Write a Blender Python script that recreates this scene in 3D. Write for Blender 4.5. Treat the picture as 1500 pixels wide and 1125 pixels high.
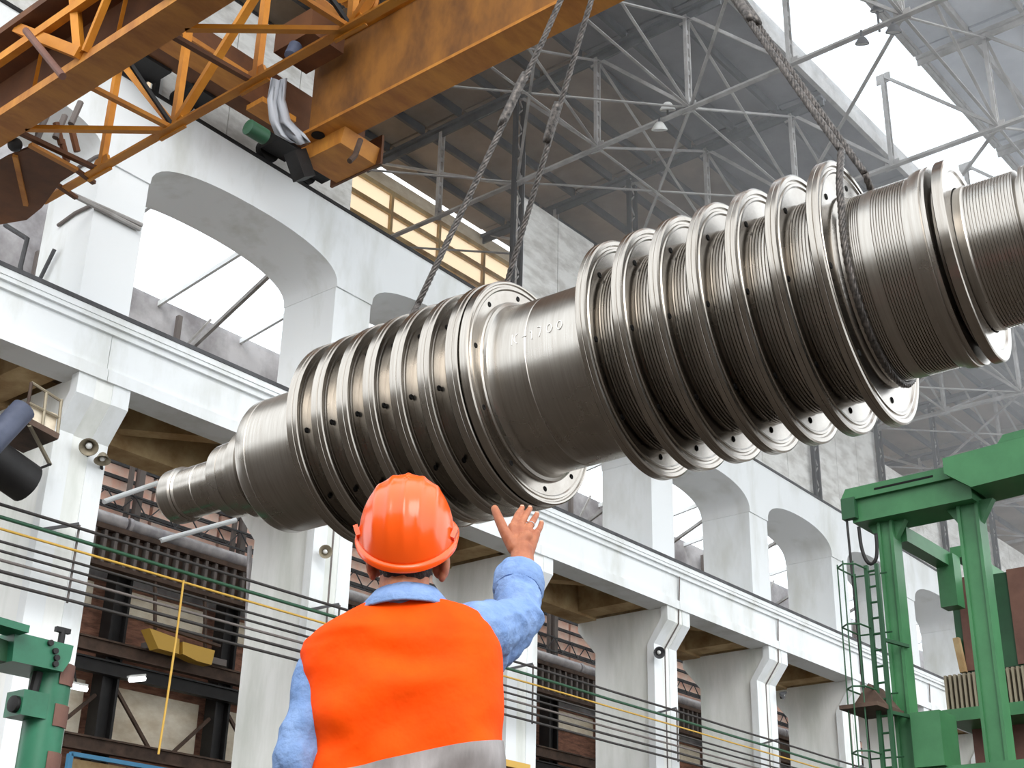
import bpy, math, random
from mathutils import Vector as V, Matrix
random.seed(7)
SC = bpy.context.scene
COL = SC.collection
for o in list(bpy.data.objects): bpy.data.objects.remove(o)

# ------------------------------------------------------------------ camera
YAW, PITCH, ROLL, FPX = math.radians(49.851), math.radians(24.516), math.radians(1.409), 2039.2
_h = V((math.sin(YAW), math.cos(YAW), 0)); _r = V((math.cos(YAW), -math.sin(YAW), 0)); _z = V((0, 0, 1))
FW = _h * math.cos(PITCH) + _z * math.sin(PITCH)
_u = -_h * math.sin(PITCH) + _z * math.cos(PITCH)
RT = _r * math.cos(ROLL) + _u * math.sin(ROLL)
UP = -_r * math.sin(ROLL) + _u * math.cos(ROLL)
CAM = V((0, 0, 0.6))
cd = bpy.data.cameras.new('camera'); co = bpy.data.objects.new('camera', cd); COL.objects.link(co)
cd.sensor_fit = 'HORIZONTAL'; cd.sensor_width = 36.0; cd.lens = 36.0 * FPX / 1500.0
cd.clip_start = 0.05; cd.clip_end = 500
m = Matrix.Identity(4)
for i in range(3):
    m[i][0] = RT[i]; m[i][1] = UP[i]; m[i][2] = -FW[i]; m[i][3] = CAM[i]
co.matrix_world = m
SC.camera = co
# ------------------------------------------------------------------ sky, sun, exposure
W = bpy.data.worlds.new('overcast_sky'); SC.world = W; W.use_nodes = True
bg = W.node_tree.nodes['Background']
bg.inputs[0].default_value = (0.93, 0.97, 1.0, 1); bg.inputs[1].default_value = 1.95
sd = bpy.data.lights.new('daylight_sun', 'SUN'); sd.energy = 1.4; sd.angle = math.radians(35); sd.color = (1.0, 0.97, 0.93)
so = bpy.data.objects.new('daylight_sun', sd); COL.objects.link(so)
so.rotation_euler = V((0.56, 0.66, -0.52)).to_track_quat('-Z', 'Y').to_euler(); so.location = (-5, -10, 30)
vs = SC.view_settings
vs.view_transform = 'Standard'; vs.look = 'None'; vs.exposure = 0.30; vs.gamma = 1.0; vs.use_curve_mapping = False
SC.cycles.use_denoising = True
SC.cycles.max_bounces = 7; SC.cycles.diffuse_bounces = 4; SC.cycles.glossy_bounces = 3; SC.cycles.transparent_max_bounces = 12

# ------------------------------------------------------------------ geometry helpers
def ray(x, y): return FW + RT * ((x - 750) / FPX) - UP * ((y - 562.5) / FPX)
def onX(x, y, X): d = ray(x, y); return CAM + d * (X / d.x)
def onY(x, y, Y): d = ray(x, y); return CAM + d * (Y / d.y)
def onZ(x, y, Z): d = ray(x, y); return CAM + d * ((Z - CAM.z) / d.z)

class MB:
    def __init__(s): s.v = []; s.f = []
    def add(s, vs, fs):
        n = len(s.v); s.v += [tuple(q) for q in vs]; s.f += [tuple(i + n for i in f) for f in fs]; return s
    def box(s, x0, x1, y0, y1, z0, z1):
        return s.add([(x0,y0,z0),(x1,y0,z0),(x1,y1,z0),(x0,y1,z0),(x0,y0,z1),(x1,y0,z1),(x1,y1,z1),(x0,y1,z1)],
                     [(0,3,2,1),(4,5,6,7),(0,1,5,4),(1,2,6,5),(2,3,7,6),(3,0,4,7)])
    def bar(s, p, q, w, h=None, up=V((0,0,1))):
        p = V(p); q = V(q); h = h or w; d = (q - p).normalized()
        a = d.cross(up)
        if a.length < 1e-4: a = d.cross(V((1,0,0)))
        a.normalize(); b = a.cross(d).normalized(); a *= w/2; b *= h/2
        return s.add([p-a-b,p+a-b,p+a+b,p-a+b,q-a-b,q+a-b,q+a+b,q-a+b],
                     [(0,3,2,1),(4,5,6,7),(0,1,5,4),(1,2,6,5),(2,3,7,6),(3,0,4,7)])
    def angle_bar(s, p, q, w, t, up=V((0,0,1))):
        p = V(p); q = V(q); d = (q-p).normalized(); a = d.cross(up)
        if a.length < 1e-4: a = d.cross(V((1,0,0)))
        a.normalize(); b = a.cross(d).normalized()
        s.bar(p + b*(w/2), q + b*(w/2), t, w, up); s.bar(p + a*(w/2), q + a*(w/2), w, t, up); return s
    def tube(s, pts, r, n=8, cap=True):
        pts = [V(p) for p in pts]; rs = r if isinstance(r, (list, tuple)) else [r]*len(pts)
        vs = []; fs = []; ref = None
        for i, p in enumerate(pts):
            d = (pts[min(i+1, len(pts)-1)] - pts[max(i-1, 0)]).normalized()
            if ref is None:
                ref = d.cross(V((0,0,1)))
                if ref.length < 1e-3: ref = d.cross(V((1,0,0)))
            a = (ref - d*ref.dot(d)).normalized(); ref = a; b = d.cross(a)
            for k in range(n):
                t = 2*math.pi*k/n; vs.append(p + (a*math.cos(t) + b*math.sin(t))*rs[i])
        for i in range(len(pts)-1):
            for k in range(n):
                k2 = (k+1) % n; fs.append((i*n+k, i*n+k2, (i+1)*n+k2, (i+1)*n+k))
        if cap: fs.append(tuple(range(n-1, -1, -1))); fs.append(tuple((len(pts)-1)*n+k for k in range(n)))
        return s.add(vs, fs)
    def lathe(s, prof, o, ax, n=48, closed=False):
        o = V(o); ax = V(ax).normalized(); a = ax.cross(V((0,0,1)))
        if a.length < 1e-3: a = ax.cross(V((1,0,0)))
        a.normalize(); b = ax.cross(a); vs = []; fs = []
        for t, r in prof:
            for k in range(n):
                th = 2*math.pi*k/n; vs.append(o + ax*t + (a*math.cos(th)+b*math.sin(th))*r)
        m_ = len(prof)
        for i in range(m_-1 + (1 if closed else 0)):
            j = (i+1) % m_
            for k in range(n):
                k2 = (k+1) % n; fs.append((i*n+k, i*n+k2, j*n+k2, j*n+k))
        if not closed:
            if prof[0][1] > 1e-4: fs.append(tuple(range(n-1, -1, -1)))
            if prof[-1][1] > 1e-4: fs.append(tuple((m_-1)*n+k for k in range(n)))
        return s.add(vs, fs)
    def ball(s, c, r, n=12, rows=8):
        c = V(c); r = V(r) if not isinstance(r, (int, float)) else V((r,r,r)); vs = []; fs = []
        for i in range(rows+1):
            ph = math.pi*i/rows
            for k in range(n):
                th = 2*math.pi*k/n
                vs.append((c.x+r.x*math.sin(ph)*math.cos(th), c.y+r.y*math.sin(ph)*math.sin(th), c.z+r.z*math.cos(ph)))
        for i in range(rows):
            for k in range(n):
                k2 = (k+1) % n; fs.append((i*n+k, (i+1)*n+k, (i+1)*n+k2, i*n+k2))
        return s.add(vs, fs)
    def capsule(s, p, q, r0, r1, n=14):
        p = V(p); q = V(q); d = q-p; L = max(d.length, 1e-5); prof = []
        for i in range(6):
            t = math.pi/2*i/5; prof.append((-r0*math.cos(t), max(r0*math.sin(t), 1e-5)))
        for i in range(6):
            t = math.pi/2*i/5; prof.append((L + r1*math.sin(t), max(r1*math.cos(t), 1e-5)))
        return s.lathe(prof, p, d, n)
    def prism(s, poly, axis, a0, a1):
        """poly: list of 2-D points; axis 'X' -> points are (y,z); 'Y' -> (x,z); 'Z' -> (x,y)"""
        f = {'X': lambda u, w, t: (t,u,w), 'Y': lambda u, w, t: (u,t,w), 'Z': lambda u, w, t: (u,w,t)}[axis]
        n = len(poly)
        vs = [f(u,w,a0) for u, w in poly] + [f(u,w,a1) for u, w in poly]
        fs = [tuple(range(n-1, -1, -1)), tuple(range(n, 2*n))] + [(i, (i+1)%n, n+(i+1)%n, n+i) for i in range(n)]
        return s.add(vs, fs)
    def mesh(s, name, mat, smooth=False, fix=True):
        me = bpy.data.meshes.new(name); me.from_pydata(s.v, [], s.f)
        if fix:
            import bmesh
            bm = bmesh.new(); bm.from_mesh(me); bmesh.ops.recalc_face_normals(bm, faces=bm.faces); bm.to_mesh(me); bm.free()
        if mat: me.materials.append(mat)
        if smooth:
            me.polygons.foreach_set('use_smooth', [True]*len(me.polygons))
            if smooth != 'all': me.set_sharp_from_angle(angle=math.radians(smooth if smooth is not True else 35))
        me.update(); return me
    def build(s, name, mat, parent=None, smooth=False):
        return link(name, s.mesh(name, mat, smooth), parent)

WORLD = {}
def link(name, me, parent=None, mw=None):
    o = bpy.data.objects.new(name, me); COL.objects.link(o)
    mw = mw or Matrix.Identity(4); WORLD[o] = mw
    if parent:
        o.parent = parent; o.matrix_parent_inverse = WORLD[parent].inverted()
    o.matrix_basis = mw
    return o
def tag(o, label, cat=None, group=None, kind=None):
    if label: o['label'] = label
    if cat: o['category'] = cat
    if group: o['group'] = group
    if kind: o['kind'] = kind
    return o
def thing(name, label, cat, loc=(0,0,0), group=None):
    return tag(link(name, None, None, Matrix.Translation(V(loc))), label, cat, group)
def struct(name, loc=(0,0,0), label=None):
    return tag(link(name, None, None, Matrix.Translation(V(loc))), label, None, None, 'structure')

# ------------------------------------------------------------------ materials
def lin(c): return tuple((x/255/12.92 if x/255 <= .04045 else ((x/255+.055)/1.055)**2.4) for x in c)
MATS = {}
def mat(name, rgb, rough=.6, metal=0., var=0., rgb2=None, scale=3., bump=0., bscale=20., stretch=(1,1,1), detail=6., spec=.4, lo=.35, hi=.65):
    m = bpy.data.materials.new(name); m.use_nodes = True; nt = m.node_tree; b = nt.nodes['Principled BSDF']
    c = lin(rgb); b.inputs['Base Color'].default_value = (*c, 1); b.inputs['Roughness'].default_value = rough
    b.inputs['Metallic'].default_value = metal; b.inputs['Specular IOR Level'].default_value = spec
    if rgb2 or bump:
        g = nt.nodes.new('ShaderNodeNewGeometry'); mp = nt.nodes.new('ShaderNodeMapping'); mp.inputs['Scale'].default_value = stretch
        nt.links.new(g.outputs['Position'], mp.inputs['Vector'])
    if rgb2:
        n = nt.nodes.new('ShaderNodeTexNoise'); n.inputs['Scale'].default_value = scale; n.inputs['Detail'].default_value = detail
        n.inputs['Roughness'].default_value = .62
        nt.links.new(mp.outputs[0], n.inputs['Vector'])
        r = nt.nodes.new('ShaderNodeValToRGB'); r.color_ramp.elements[0].position = lo; r.color_ramp.elements[1].position = hi
        r.color_ramp.elements[0].color = (*lin(rgb2), 1); r.color_ramp.elements[1].color = (*c, 1)
        nt.links.new(n.outputs['Fac'], r.inputs[0]); nt.links.new(r.outputs[0], b.inputs['Base Color'])
    if bump:
        n2 = nt.nodes.new('ShaderNodeTexNoise'); n2.inputs['Scale'].default_value = bscale; n2.inputs['Detail'].default_value = 4
        nt.links.new(mp.outputs[0], n2.inputs['Vector'])
        bp = nt.nodes.new('ShaderNodeBump'); bp.inputs['Strength'].default_value = bump; bp.inputs['Distance'].default_value = .02
        nt.links.new(n2.outputs['Fac'], bp.inputs['Height']); nt.links.new(bp.outputs[0], b.inputs['Normal'])
    MATS[name] = m; return m

M_white = mat('white_wash_paint', (233,236,237), .75, rgb2=(212,214,210), scale=.9, stretch=(1,1,.35), bump=.15, bscale=6, lo=.3, hi=.5)
M_col = mat('worn_white_paint', (240,241,238), .75, rgb2=(214,217,210), scale=.8, stretch=(1.2,1.2,.25), bump=.2, bscale=5, lo=.34, hi=.56)
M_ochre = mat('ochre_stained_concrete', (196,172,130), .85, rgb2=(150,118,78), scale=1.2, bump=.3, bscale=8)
M_ochre_dark = mat('dark_brown_concrete', (118,98,72), .9, rgb2=(80,64,46), scale=1.4, bump=.3, bscale=8)  # darker brown for the soffit between the beams and the hood body
M_panel = mat('whitewashed_brick', (226,225,221), .85, rgb2=(190,187,181), scale=1.3, bump=.4, bscale=5, stretch=(1,1,2.5), lo=.36, hi=.58)
M_roof = mat('dark_roof_slab', (126,124,126), .85, rgb2=(98,96,98), scale=.5, bump=.2)
M_roof_b = mat('warm_lit_roof_slab', (156,140,124), .85, rgb2=(124,110,96), scale=.5, bump=.2)  # brownish light near the wall put into the slab colour
M_roof_p = mat('haze_lit_roof_slab', (226,231,240), .8, rgb2=(200,206,216), scale=.5)  # pale tint carries the skylight haze on these slabs
M_truss = mat('pale_grey_steel', (176,174,172), .6, rgb2=(136,132,128), scale=1.5)
M_trussd = mat('dark_grey_steel', (84,84,86), .6, rgb2=(58,58,60), scale=1.5)
M_black = mat('black_steel', (34,32,32), .6, rgb2=(22,20,20), scale=3)
M_rust = mat('brown_sooty_steel', (96,76,64), .75, rgb2=(64,50,42), scale=2)
M_yel = mat('crane_yellow_paint', (206,136,38), .55, rgb2=(178,108,24), scale=1.3, bump=.05)
M_yelw = mat('worn_crane_yellow_paint', (196,132,52), .6, rgb2=(158,98,38), scale=.8, stretch=(1,3,1))
M_webp = mat('shaded_crane_yellow_paint', (150,98,40), .6, rgb2=(100,64,32), scale=.7, stretch=(1,2,1))  # crane yellow darkened: shade from the trolley put into the web colour
M_brown = mat('rust_brown_paint', (112,70,40), .7, rgb2=(82,50,30), scale=1)
M_green = mat('machine_green_paint', (66,124,80), .45, rgb2=(54,106,68), scale=1.2)
M_greend = mat('deep_green_paint', (42,86,56), .5, rgb2=(34,70,46), scale=1.2)
M_teal = mat('bluish_green_paint', (46,116,86), .4, rgb2=(38,96,70), scale=2)
M_mbrown = mat('brown_primer', (120,86,74), .7, rgb2=(96,66,58), scale=1.5)
M_brick = mat('dark_brick', (168,120,98), .9, rgb2=(112,80,66), scale=2.2, stretch=(1,1,5), bump=.6, bscale=7)
M_pink = mat('pink_brick', (255,230,216), .85, rgb2=(255,204,182), scale=2.5, bump=.3)
M_bgrey = mat('aisle_grey_wall', (196,194,196), .85, rgb2=(134,130,132), scale=.6)
M_cream = mat('cream_plaster', (240,230,210), .9, rgb2=(212,196,170), scale=1.3, stretch=(1,1,2), bump=.3)
M_floor = mat('oily_workshop_floor', (70,60,50), .75, rgb2=(46,39,32), scale=.6, bump=.1)
M_endwall = mat('end_wall_plaster', (150,142,132), .9, rgb2=(112,104,96), scale=.5)
M_cable = mat('dark_cable_rubber', (58,54,52), .6)
M_cgreen = mat('green_pipe_paint', (44,84,60), .5)
M_cyel = mat('yellow_pipe_paint', (206,164,72), .5)
M_cgrey = mat('grey_pipe', (112,104,100), .6)
M_blue = mat('navy_pipe_paint', (84,90,110), .5, rgb2=(62,68,86), scale=2)
M_lblue = mat('light_blue_frame_paint', (90,160,205), .5)
M_lamp = mat('dull_lamp_shell', (150,140,120), .5, metal=.3)
M_lampw = mat('white_lamp_shell', (225,225,222), .4)
M_duct = mat('pale_duct_metal', (196,192,192), .5, metal=.2, rgb2=(150,146,150), scale=2)
M_vest = mat('orange_vest_fabric', (248,82,1), .7, rgb2=(246,72,0), scale=9, bump=.45, bscale=9, spec=.12)
M_stripe = mat('grey_reflective_tape', (150,144,143), .45, rgb2=(124,118,116), scale=18, stretch=(1,1,.3))
M_hat = mat('orange_helmet_plastic', (250,90,14), .22, spec=.6)
M_shirt = mat('blue_work_shirt_cotton', (130,156,198), .85, rgb2=(110,138,184), scale=14, bump=.6, bscale=24, spec=.15)
M_skin = mat('sunned_skin', (176,112,78), .5, rgb2=(150,86,58), scale=22, bump=.08, bscale=120, spec=.35)
M_hair = mat('dark_brown_hair', (44,28,20), .7, bump=.5, bscale=160)
M_trous = mat('dark_blue_trouser_cotton', (52,66,100), .9, rgb2=(42,54,86), scale=12)
M_boot = mat('black_leather', (30,28,27), .45)
M_nail = mat('finger_nail', (226,172,146), .35)
M_hole = mat('dark_bolt_hole', (12,11,10), .9)
M_rope = mat('oily_wire_rope', (104,98,94), .45, metal=.7, rgb2=(50,48,47), scale=30)
M_plastic = mat('torn_grey_plastic_sheet', (176,178,184), .35)

def steel_mat(name, rgb, rough, streak=.0):
    m = bpy.data.materials.new(name); m.use_nodes = True; nt = m.node_tree; b = nt.nodes['Principled BSDF']
    b.inputs['Metallic'].default_value = 1.0; b.inputs['Roughness'].default_value = rough
    tc = nt.nodes.new('ShaderNodeTexCoord')
    mp = nt.nodes.new('ShaderNodeMapping'); mp.inputs['Scale'].default_value = (1, 1, 26)
    nt.links.new(tc.outputs['Object'], mp.inputs['Vector'])
    n = nt.nodes.new('ShaderNodeTexNoise'); n.inputs['Scale'].default_value = 2.2; n.inputs['Detail'].default_value = 7; n.inputs['Roughness'].default_value = .7
    nt.links.new(mp.outputs[0], n.inputs['Vector'])
    r = nt.nodes.new('ShaderNodeValToRGB'); e = r.color_ramp.elements
    e[0].position = .3; e[1].position = .72
    c = lin(rgb); e[0].color = (c[0]*.74, c[1]*.71, c[2]*.68, 1); e[1].color = (*c, 1)
    nt.links.new(n.outputs['Fac'], r.inputs[0]); nt.links.new(r.outputs[0], b.inputs['Base Color'])
    n2 = nt.nodes.new('ShaderNodeTexNoise'); n2.inputs['Scale'].default_value = 3.0; n2.inputs['Detail'].default_value = 5
    nt.links.new(tc.outputs['Object'], n2.inputs['Vector'])
    mr = nt.nodes.new('ShaderNodeMapRange'); mr.inputs[1].default_value = .3; mr.inputs[2].default_value = .7; mr.inputs[3].default_value = rough-.03; mr.inputs[4].default_value = rough+.05
    nt.links.new(n2.outputs['Fac'], mr.inputs[0]); nt.links.new(mr.outputs[0], b.inputs['Roughness'])
    bp = nt.nodes.new('ShaderNodeBump'); bp.inputs['Strength'].default_value = .06; bp.inputs['Distance'].default_value = .003
    nt.links.new(n.outputs['Fac'], bp.inputs['Height']); nt.links.new(bp.outputs[0], b.inputs['Normal'])
    return m
M_steel = steel_mat('turned_steel', (184,180,174), .28)
M_steel_d = steel_mat('turned_steel_discs', (178,173,166), .23)

def glass_mat(name, tint, gl=.06, trans=None):
    m = bpy.data.materials.new(name); m.use_nodes = True; nt = m.node_tree; nt.nodes.clear()
    out = nt.nodes.new('ShaderNodeOutputMaterial'); mix = nt.nodes.new('ShaderNodeMixShader'); mix.inputs[0].default_value = gl
    a = nt.nodes.new('ShaderNodeBsdfTransparent' if trans is None else 'ShaderNodeBsdfTranslucent'); a.inputs[0].default_value = (*tint, 1)
    g = nt.nodes.new('ShaderNodeBsdfGlossy'); g.inputs['Roughness'].default_value = .1
    nt.links.new(a.outputs[0], mix.inputs[1]); nt.links.new(g.outputs[0], mix.inputs[2]); nt.links.new(mix.outputs[0], out.inputs[0]); return m
M_glass = glass_mat('clear_roof_glass', (.96,.98,1.0))
M_creamglass = glass_mat('cream_translucent_glass', lin((246,232,212)), .04, True)

# ================================================================== THE SETTING
fl = MB(); fl.box(-20, 112, -26, 46, -.3, 0); tag(fl.build('floor', M_floor), 'dark oily workshop floor', kind='structure')
ew = MB(); ew.box(-20.4, -20, -26, 46, 0, 9.5); tag(ew.build('wall_left', M_endwall), 'unseen plain grey end wall behind the viewer, cut low for fill light', kind='structure')  # unseen wall shading this side, kept low so fill light gets in
ew = MB(); ew.box(112, 112.4, -26, 46, 0, 26); tag(ew.build('wall_right', M_endwall), 'grey far end wall of the hall', kind='structure')

XR = [7.0, 13.08, 19.2, 25.4, 31.4, 36.7, 41.97, 47.2, 52.5, 57.8, 63.1, 68.4]   # right-hand edges of the columns
CW = 1.08
where = ['outside the left edge of the picture', 'under the pair of cup lamps beside the green arm', 'behind the orange helmet, with one cup lamp', 'behind the raised hand',
         'with a cup lamp at the foot of its corbel, right of the hand', 'second right of the hand', 'third right of the hand, beside the ladder', 'behind the green gantry',
         'far beyond the green gantry', 'far beyond the green gantry, second', 'far beyond the green gantry, third', 'far end']
ORD = ['first','second','third','fourth','fifth','sixth','seventh','eighth','ninth']
colprof = [(20.465,0),(20.465,9.73),(20.01,10.32),(20.01,10.72),(23.05,10.72),(23.05,10.45),(22.45,9.75),(22.45,0)]
for i, x in enumerate(XR):
    c = struct('column', (x-CW/2, 21.5, 0), 'white hammerhead concrete column ' + where[i])
    b = MB(); b.prism(colprof, 'X', x-CW+.12, x-.12); b.build('shaft', M_col, c)
    for s, (xa, xb) in enumerate(((x-CW, x-CW+.36), (x-.36, x))):       # front pilaster strips with a groove between
        p = MB(); p.prism([(20.44,0),(20.44,9.74),(19.99,10.32),(19.99,10.71),(20.2,10.71),(20.2,10.4),(20.66,9.74),(20.66,0)], 'X', xa, xb); p.build('pilaster', M_white, c)
    if i % 2 == 0 or i > 3:
        t = MB(); t.tube([(x-CW*.5, 20.46, 2), (x-CW*.5, 20.46, 9.7), (x-CW*.5, 20.0, 10.32), (x-CW*.5, 19.93, 11.6)], .022, 6); t.build('conduit', M_cgrey, c)
X0, X1 = -6, 112
# lower crane beam, one length per bay, with lips
fb = struct('beam', (30, 20.3, 10.7), 'long white crane beam carried by the column corbels')
edges = [X0] + [x-CW/2 for x in XR] + [X1]
for a, b_ in zip(edges[:-1], edges[1:]):
    q = MB(); q.box(a+.006, b_-.006, 20.0, 20.62, 10.72, 11.84); q.build('beam_length', M_white, fb)
    q = MB(); q.box(a+.006, b_-.006, 19.94, 20.64, 10.70, 10.93); q.build('bottom_lip', M_white, fb)
q = MB(); q.box(X0, X1, 19.86, 20.66, 11.72, 11.80); q.box(X0, X1, 19.93, 20.62, 11.60, 11.72); q.build('top_ledge', M_white, fb)
q = MB(); q.box(X0, X1, 19.84, 22.4, 11.80, 11.92); q.build('walkway_slab', M_white, fb)
q = MB(); q.box(X0, X1, 19.82, 19.9, 11.92, 12.0); q.bar((X0,20.1,11.97),(X1,20.1,11.97),.1,.12); q.build('crane_rail', M_trussd, fb)
bb = struct('beam', (30, 22.7, 10.3), 'ochre stained rear beam behind the white crane beam')
for a, b_ in zip(edges[:-1], edges[1:]):
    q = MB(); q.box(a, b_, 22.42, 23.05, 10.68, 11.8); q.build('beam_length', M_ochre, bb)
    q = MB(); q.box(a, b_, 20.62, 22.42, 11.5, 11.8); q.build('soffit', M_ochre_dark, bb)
    mid = (a+b_)/2
    q = MB(); q.bar((mid-1.4, 22.5, 11.2), (mid+.9, 20.6, 11.2), .35, .5); q.build('cross_brace', M_ochre, bb)
    q = MB(); q.box(b_-.54-.7, b_-.54, 20.62, 22.42, 10.75, 11.5); q.build('haunch', M_ochre, bb)
# upper pillars and arches
zs = lambda x: 15.25 - .0145*(x-13)
zt = lambda x: 17.2 - .0215*(x-14)
for i, x in enumerate(XR):
    p = MB(); p.box(x-CW, x, 20.42, 22.1, 11.9, zs(x-CW/2)); tag(p.build('pillar', M_white), 'white upper pillar standing over the column ' + where[i], kind='structure')
arc = struct('wall_arcade', (30, 20.4, 15), 'white arcade wall of shallow arches between the upper pillars')
for i in range(len(XR)-1):
    a, b_ = XR[i], XR[i+1]-CW
    aa, bb_ = a-CW/2, b_+CW/2; cx = (a+b_)/2; hw = (b_-a)/2
    N = 22; pts = []
    for k in range(N+1):
        t = math.pi*(1-k/N); c, s = math.cos(t), math.sin(t)
        pts.append((cx + hw*math.copysign(abs(c)**.9, c), zs(cx + hw*c) + .78*abs(s)**.78))
    lowL, lowR = (aa, zs(aa)), (bb_, zs(bb_))
    prof = [lowL] + pts + [lowR]
    vs, fs = [], []
    for (x, z) in prof:
        for (y, zz) in ((20.38, z), (20.38, zt(x)), (22.12, z), (22.12, zt(x))): vs.append((x, y, zz))
    for k in range(len(prof)-1):
        o = k*4; n = o+4
        fs += [(o, n, n+1, o+1), (o+2, o+3, n+3, n+2), (o, o+2, n+2, n), (o+1, n+1, n+3, o+3)]
    q = MB(); q.add(vs, fs); q.build('arch', M_white, arc, smooth=30)
q = MB()
for k in range(60):
    xa = 4 + k*1.1; xb = xa+1.1
    q.bar((xa, 20.42, zt(xa)+.03), (xb, 20.42, zt(xb)+.03), .16, .07); q.bar((xa, 20.58, zt(xa)+.10), (xb, 20.58, zt(xb)+.10), .10, .18)
q.build('crane_rail', M_black, arc)
# white-washed brick panels above the arcade (open bay on the left)
up = struct('wall_upper', (40, 21, 17), 'whitewashed brick wall panels above the arches')
TX = [7.4, 13.0, 18.9, 24.75, 30.2, 35.7, 41.1, 46.4, 51.8, 57.2, 62.6, 68, 73.5, 79]
for a, b_ in [q_ for j_, q_ in enumerate(zip(TX[:-1], TX[1:])) if j_ != 2]:
    n = 3; w = (b_-a-.3)/n
    for k in range(n):
        top = 21.25 if a < 45 else 20.2
        if 24 < a < 25 and k == 2: top = 20.9
        q = MB(); q.box(a+.28+k*w+.012, a+.28+(k+1)*w-.012, 21.0, 21.25, zt(a)-.3, top); q.build('brick_panel', M_panel, up)
# steel lattice posts of the roof
for i, x in enumerate(TX[1:11]):
    if i == 1: continue
    p = thing('lattice_post', {0: 'dark lattice steel post above the lattice crane', 2: 'dark lattice steel post between the cream windows and the whitewashed panel', 3: 'dark lattice steel post rising beside the first disc of the near group'}.get(i)
              or 'dark lattice steel post on the arcade, %s beyond the near discs' % ORD[i-4], 'post', (x, 20.84, zt(x)+.08), 'lattice posts on the arcade')
    for dx in (-.16, .16):
        q = MB(); q.box(x+dx-.05, x+dx+.05, 20.78, 20.9, zt(x)+.01, 24.2); q.build('upright', M_black, p)
    q = MB(); k = 0; z = zt(x)+.1
    while z < 24.2:
        s = 1 if k % 2 else -1
        q.bar((x-.15*s, 20.84, z), (x+.15*s, 20.84, z+.38), .035, .035); z += .38; k += 1
    q.build('lacing', M_truss, p)
    q = MB(); q.box(x+.24, x+.34, 20.88, 20.98, zt(x)+.08, 22.6 if i == 2 else 21.3); q.build('pale_pipe', M_white, p)

# clerestory strip of cream windows behind the open bay
cw = struct('wall_clerestory', (24, 27, 21), 'clerestory wall with cream glazing behind the open bay')
q = MB(); q.box(0, 60, 27.02, 27.2, 20.6, 21.2); q.box(0, 60, 27.02, 27.2, 24.05, 24.6); q.build('wall_band', M_cream, cw)
for k in range(24):
    for j in range(4):
        q = MB(); q.box(4+k*2.2+.06, 4+(k+1)*2.2-.06, 27.08, 27.1, 21.2+j*.72+.09, 21.2+(j+1)*.72-.09); q.build('pane', M_creamglass, cw)
for j in range(5):
    q = MB(); q.box(0, 60, 27.0, 27.14, 21.12+j*.72, 21.12+j*.72+.16); q.build('glazing_bar', M_ochre, cw)
for k in range(25):
    q = MB(); q.box(4+k*2.2-.05, 4+k*2.2+.05, 26.98, 27.13, 21.2, 24.1); q.build('mullion', M_ochre, cw)

# ------------------------------------------------------------------ main roof with skylight strip
rf = struct('roof', (50, 14, 24.6), 'flat dark roof of concrete slabs')
SKY0, SKY1 = 11.45, 14.25
q = MB(); q.box(2, 112, SKY1+.02, 27.2, 24.98, 25.2); q.build('deck', M_roof, rf)
SKB = (3.0, 7.07)  # added unseen skylight strip, brightens the top of the rotor
q = MB(); q.box(2, 112, SKB[1]+.02, SKY0-.02, 24.98, 25.2); q.build('deck', M_roof, rf)
pm = {}
bays = [2.0] + TX + [84.4, 90, 96, 102, 108]
for a, b_ in zip(bays[:-1], bays[1:]):
    y = 27.0; rows = []
    yy = SKY1
    while yy < 26.9: rows.append((yy, min(yy+1.46, 27.0))); yy += 1.46
    yy = SKY0
    while yy > SKB[1]+.1: rows.append((yy-1.46, yy)); yy -= 1.46
    for (ya, yb) in rows:
        warm = ya > 18.5
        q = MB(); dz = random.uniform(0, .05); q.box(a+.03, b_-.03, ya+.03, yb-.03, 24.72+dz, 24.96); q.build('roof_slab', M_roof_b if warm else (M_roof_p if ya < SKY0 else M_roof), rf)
for a, b_ in zip(bays[:-1], bays[1:]):
    yy = SKY1+1.46
    while yy < 26.9:
        q = MB(); q.box(a+.1, b_-.1, yy-.05, yy+.05, 24.46, 24.72); q.build('purlin', M_trussd, rf); yy += 1.46
    yy = SKY0
    while yy > SKB[1]-.1:
        q = MB(); q.box(a+.1, b_-.1, yy-.05, yy+.05, 24.46, 24.72); q.build('purlin', M_truss, rf); yy -= 1.46
sk = struct('window_1', (50, 12.8, 24.9), 'long overexposed skylight strip in the roof, with an added unseen second strip')
for a, b_ in zip(bays[2:-1], bays[3:]):
    n = 3
    for k in range(n):
        xa = a+(b_-a)*k/n; xb = a+(b_-a)*(k+1)/n
        q = MB(); q.box(xa+.04, xb-.04, SKY0+.05, SKY1-.05, 25.0, 25.02); q.build('pane', M_glass, sk)
for a, b_ in zip(bays[:-1], bays[1:]):
    for k in range(3):
        xa = a+(b_-a)*k/3; xb = a+(b_-a)*(k+1)/3
        q = MB(); q.box(xa+.04, xb-.04, SKB[0]+.05, SKB[1]-.05, 25.0, 25.02); q.build('pane', M_glass, sk)
q = MB(); q.box(2, 112, SKB[1]-.06, SKB[1]+.08, 24.6, 25.3); q.build('curb', M_truss, sk)
q = MB(); q.box(2, 112, SKY0-.08, SKY0+.06, 24.6, 25.3); q.box(2, 112, SKY1-.06, SKY1+.08, 24.6, 25.3); q.build('curb', M_truss, sk)
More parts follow.
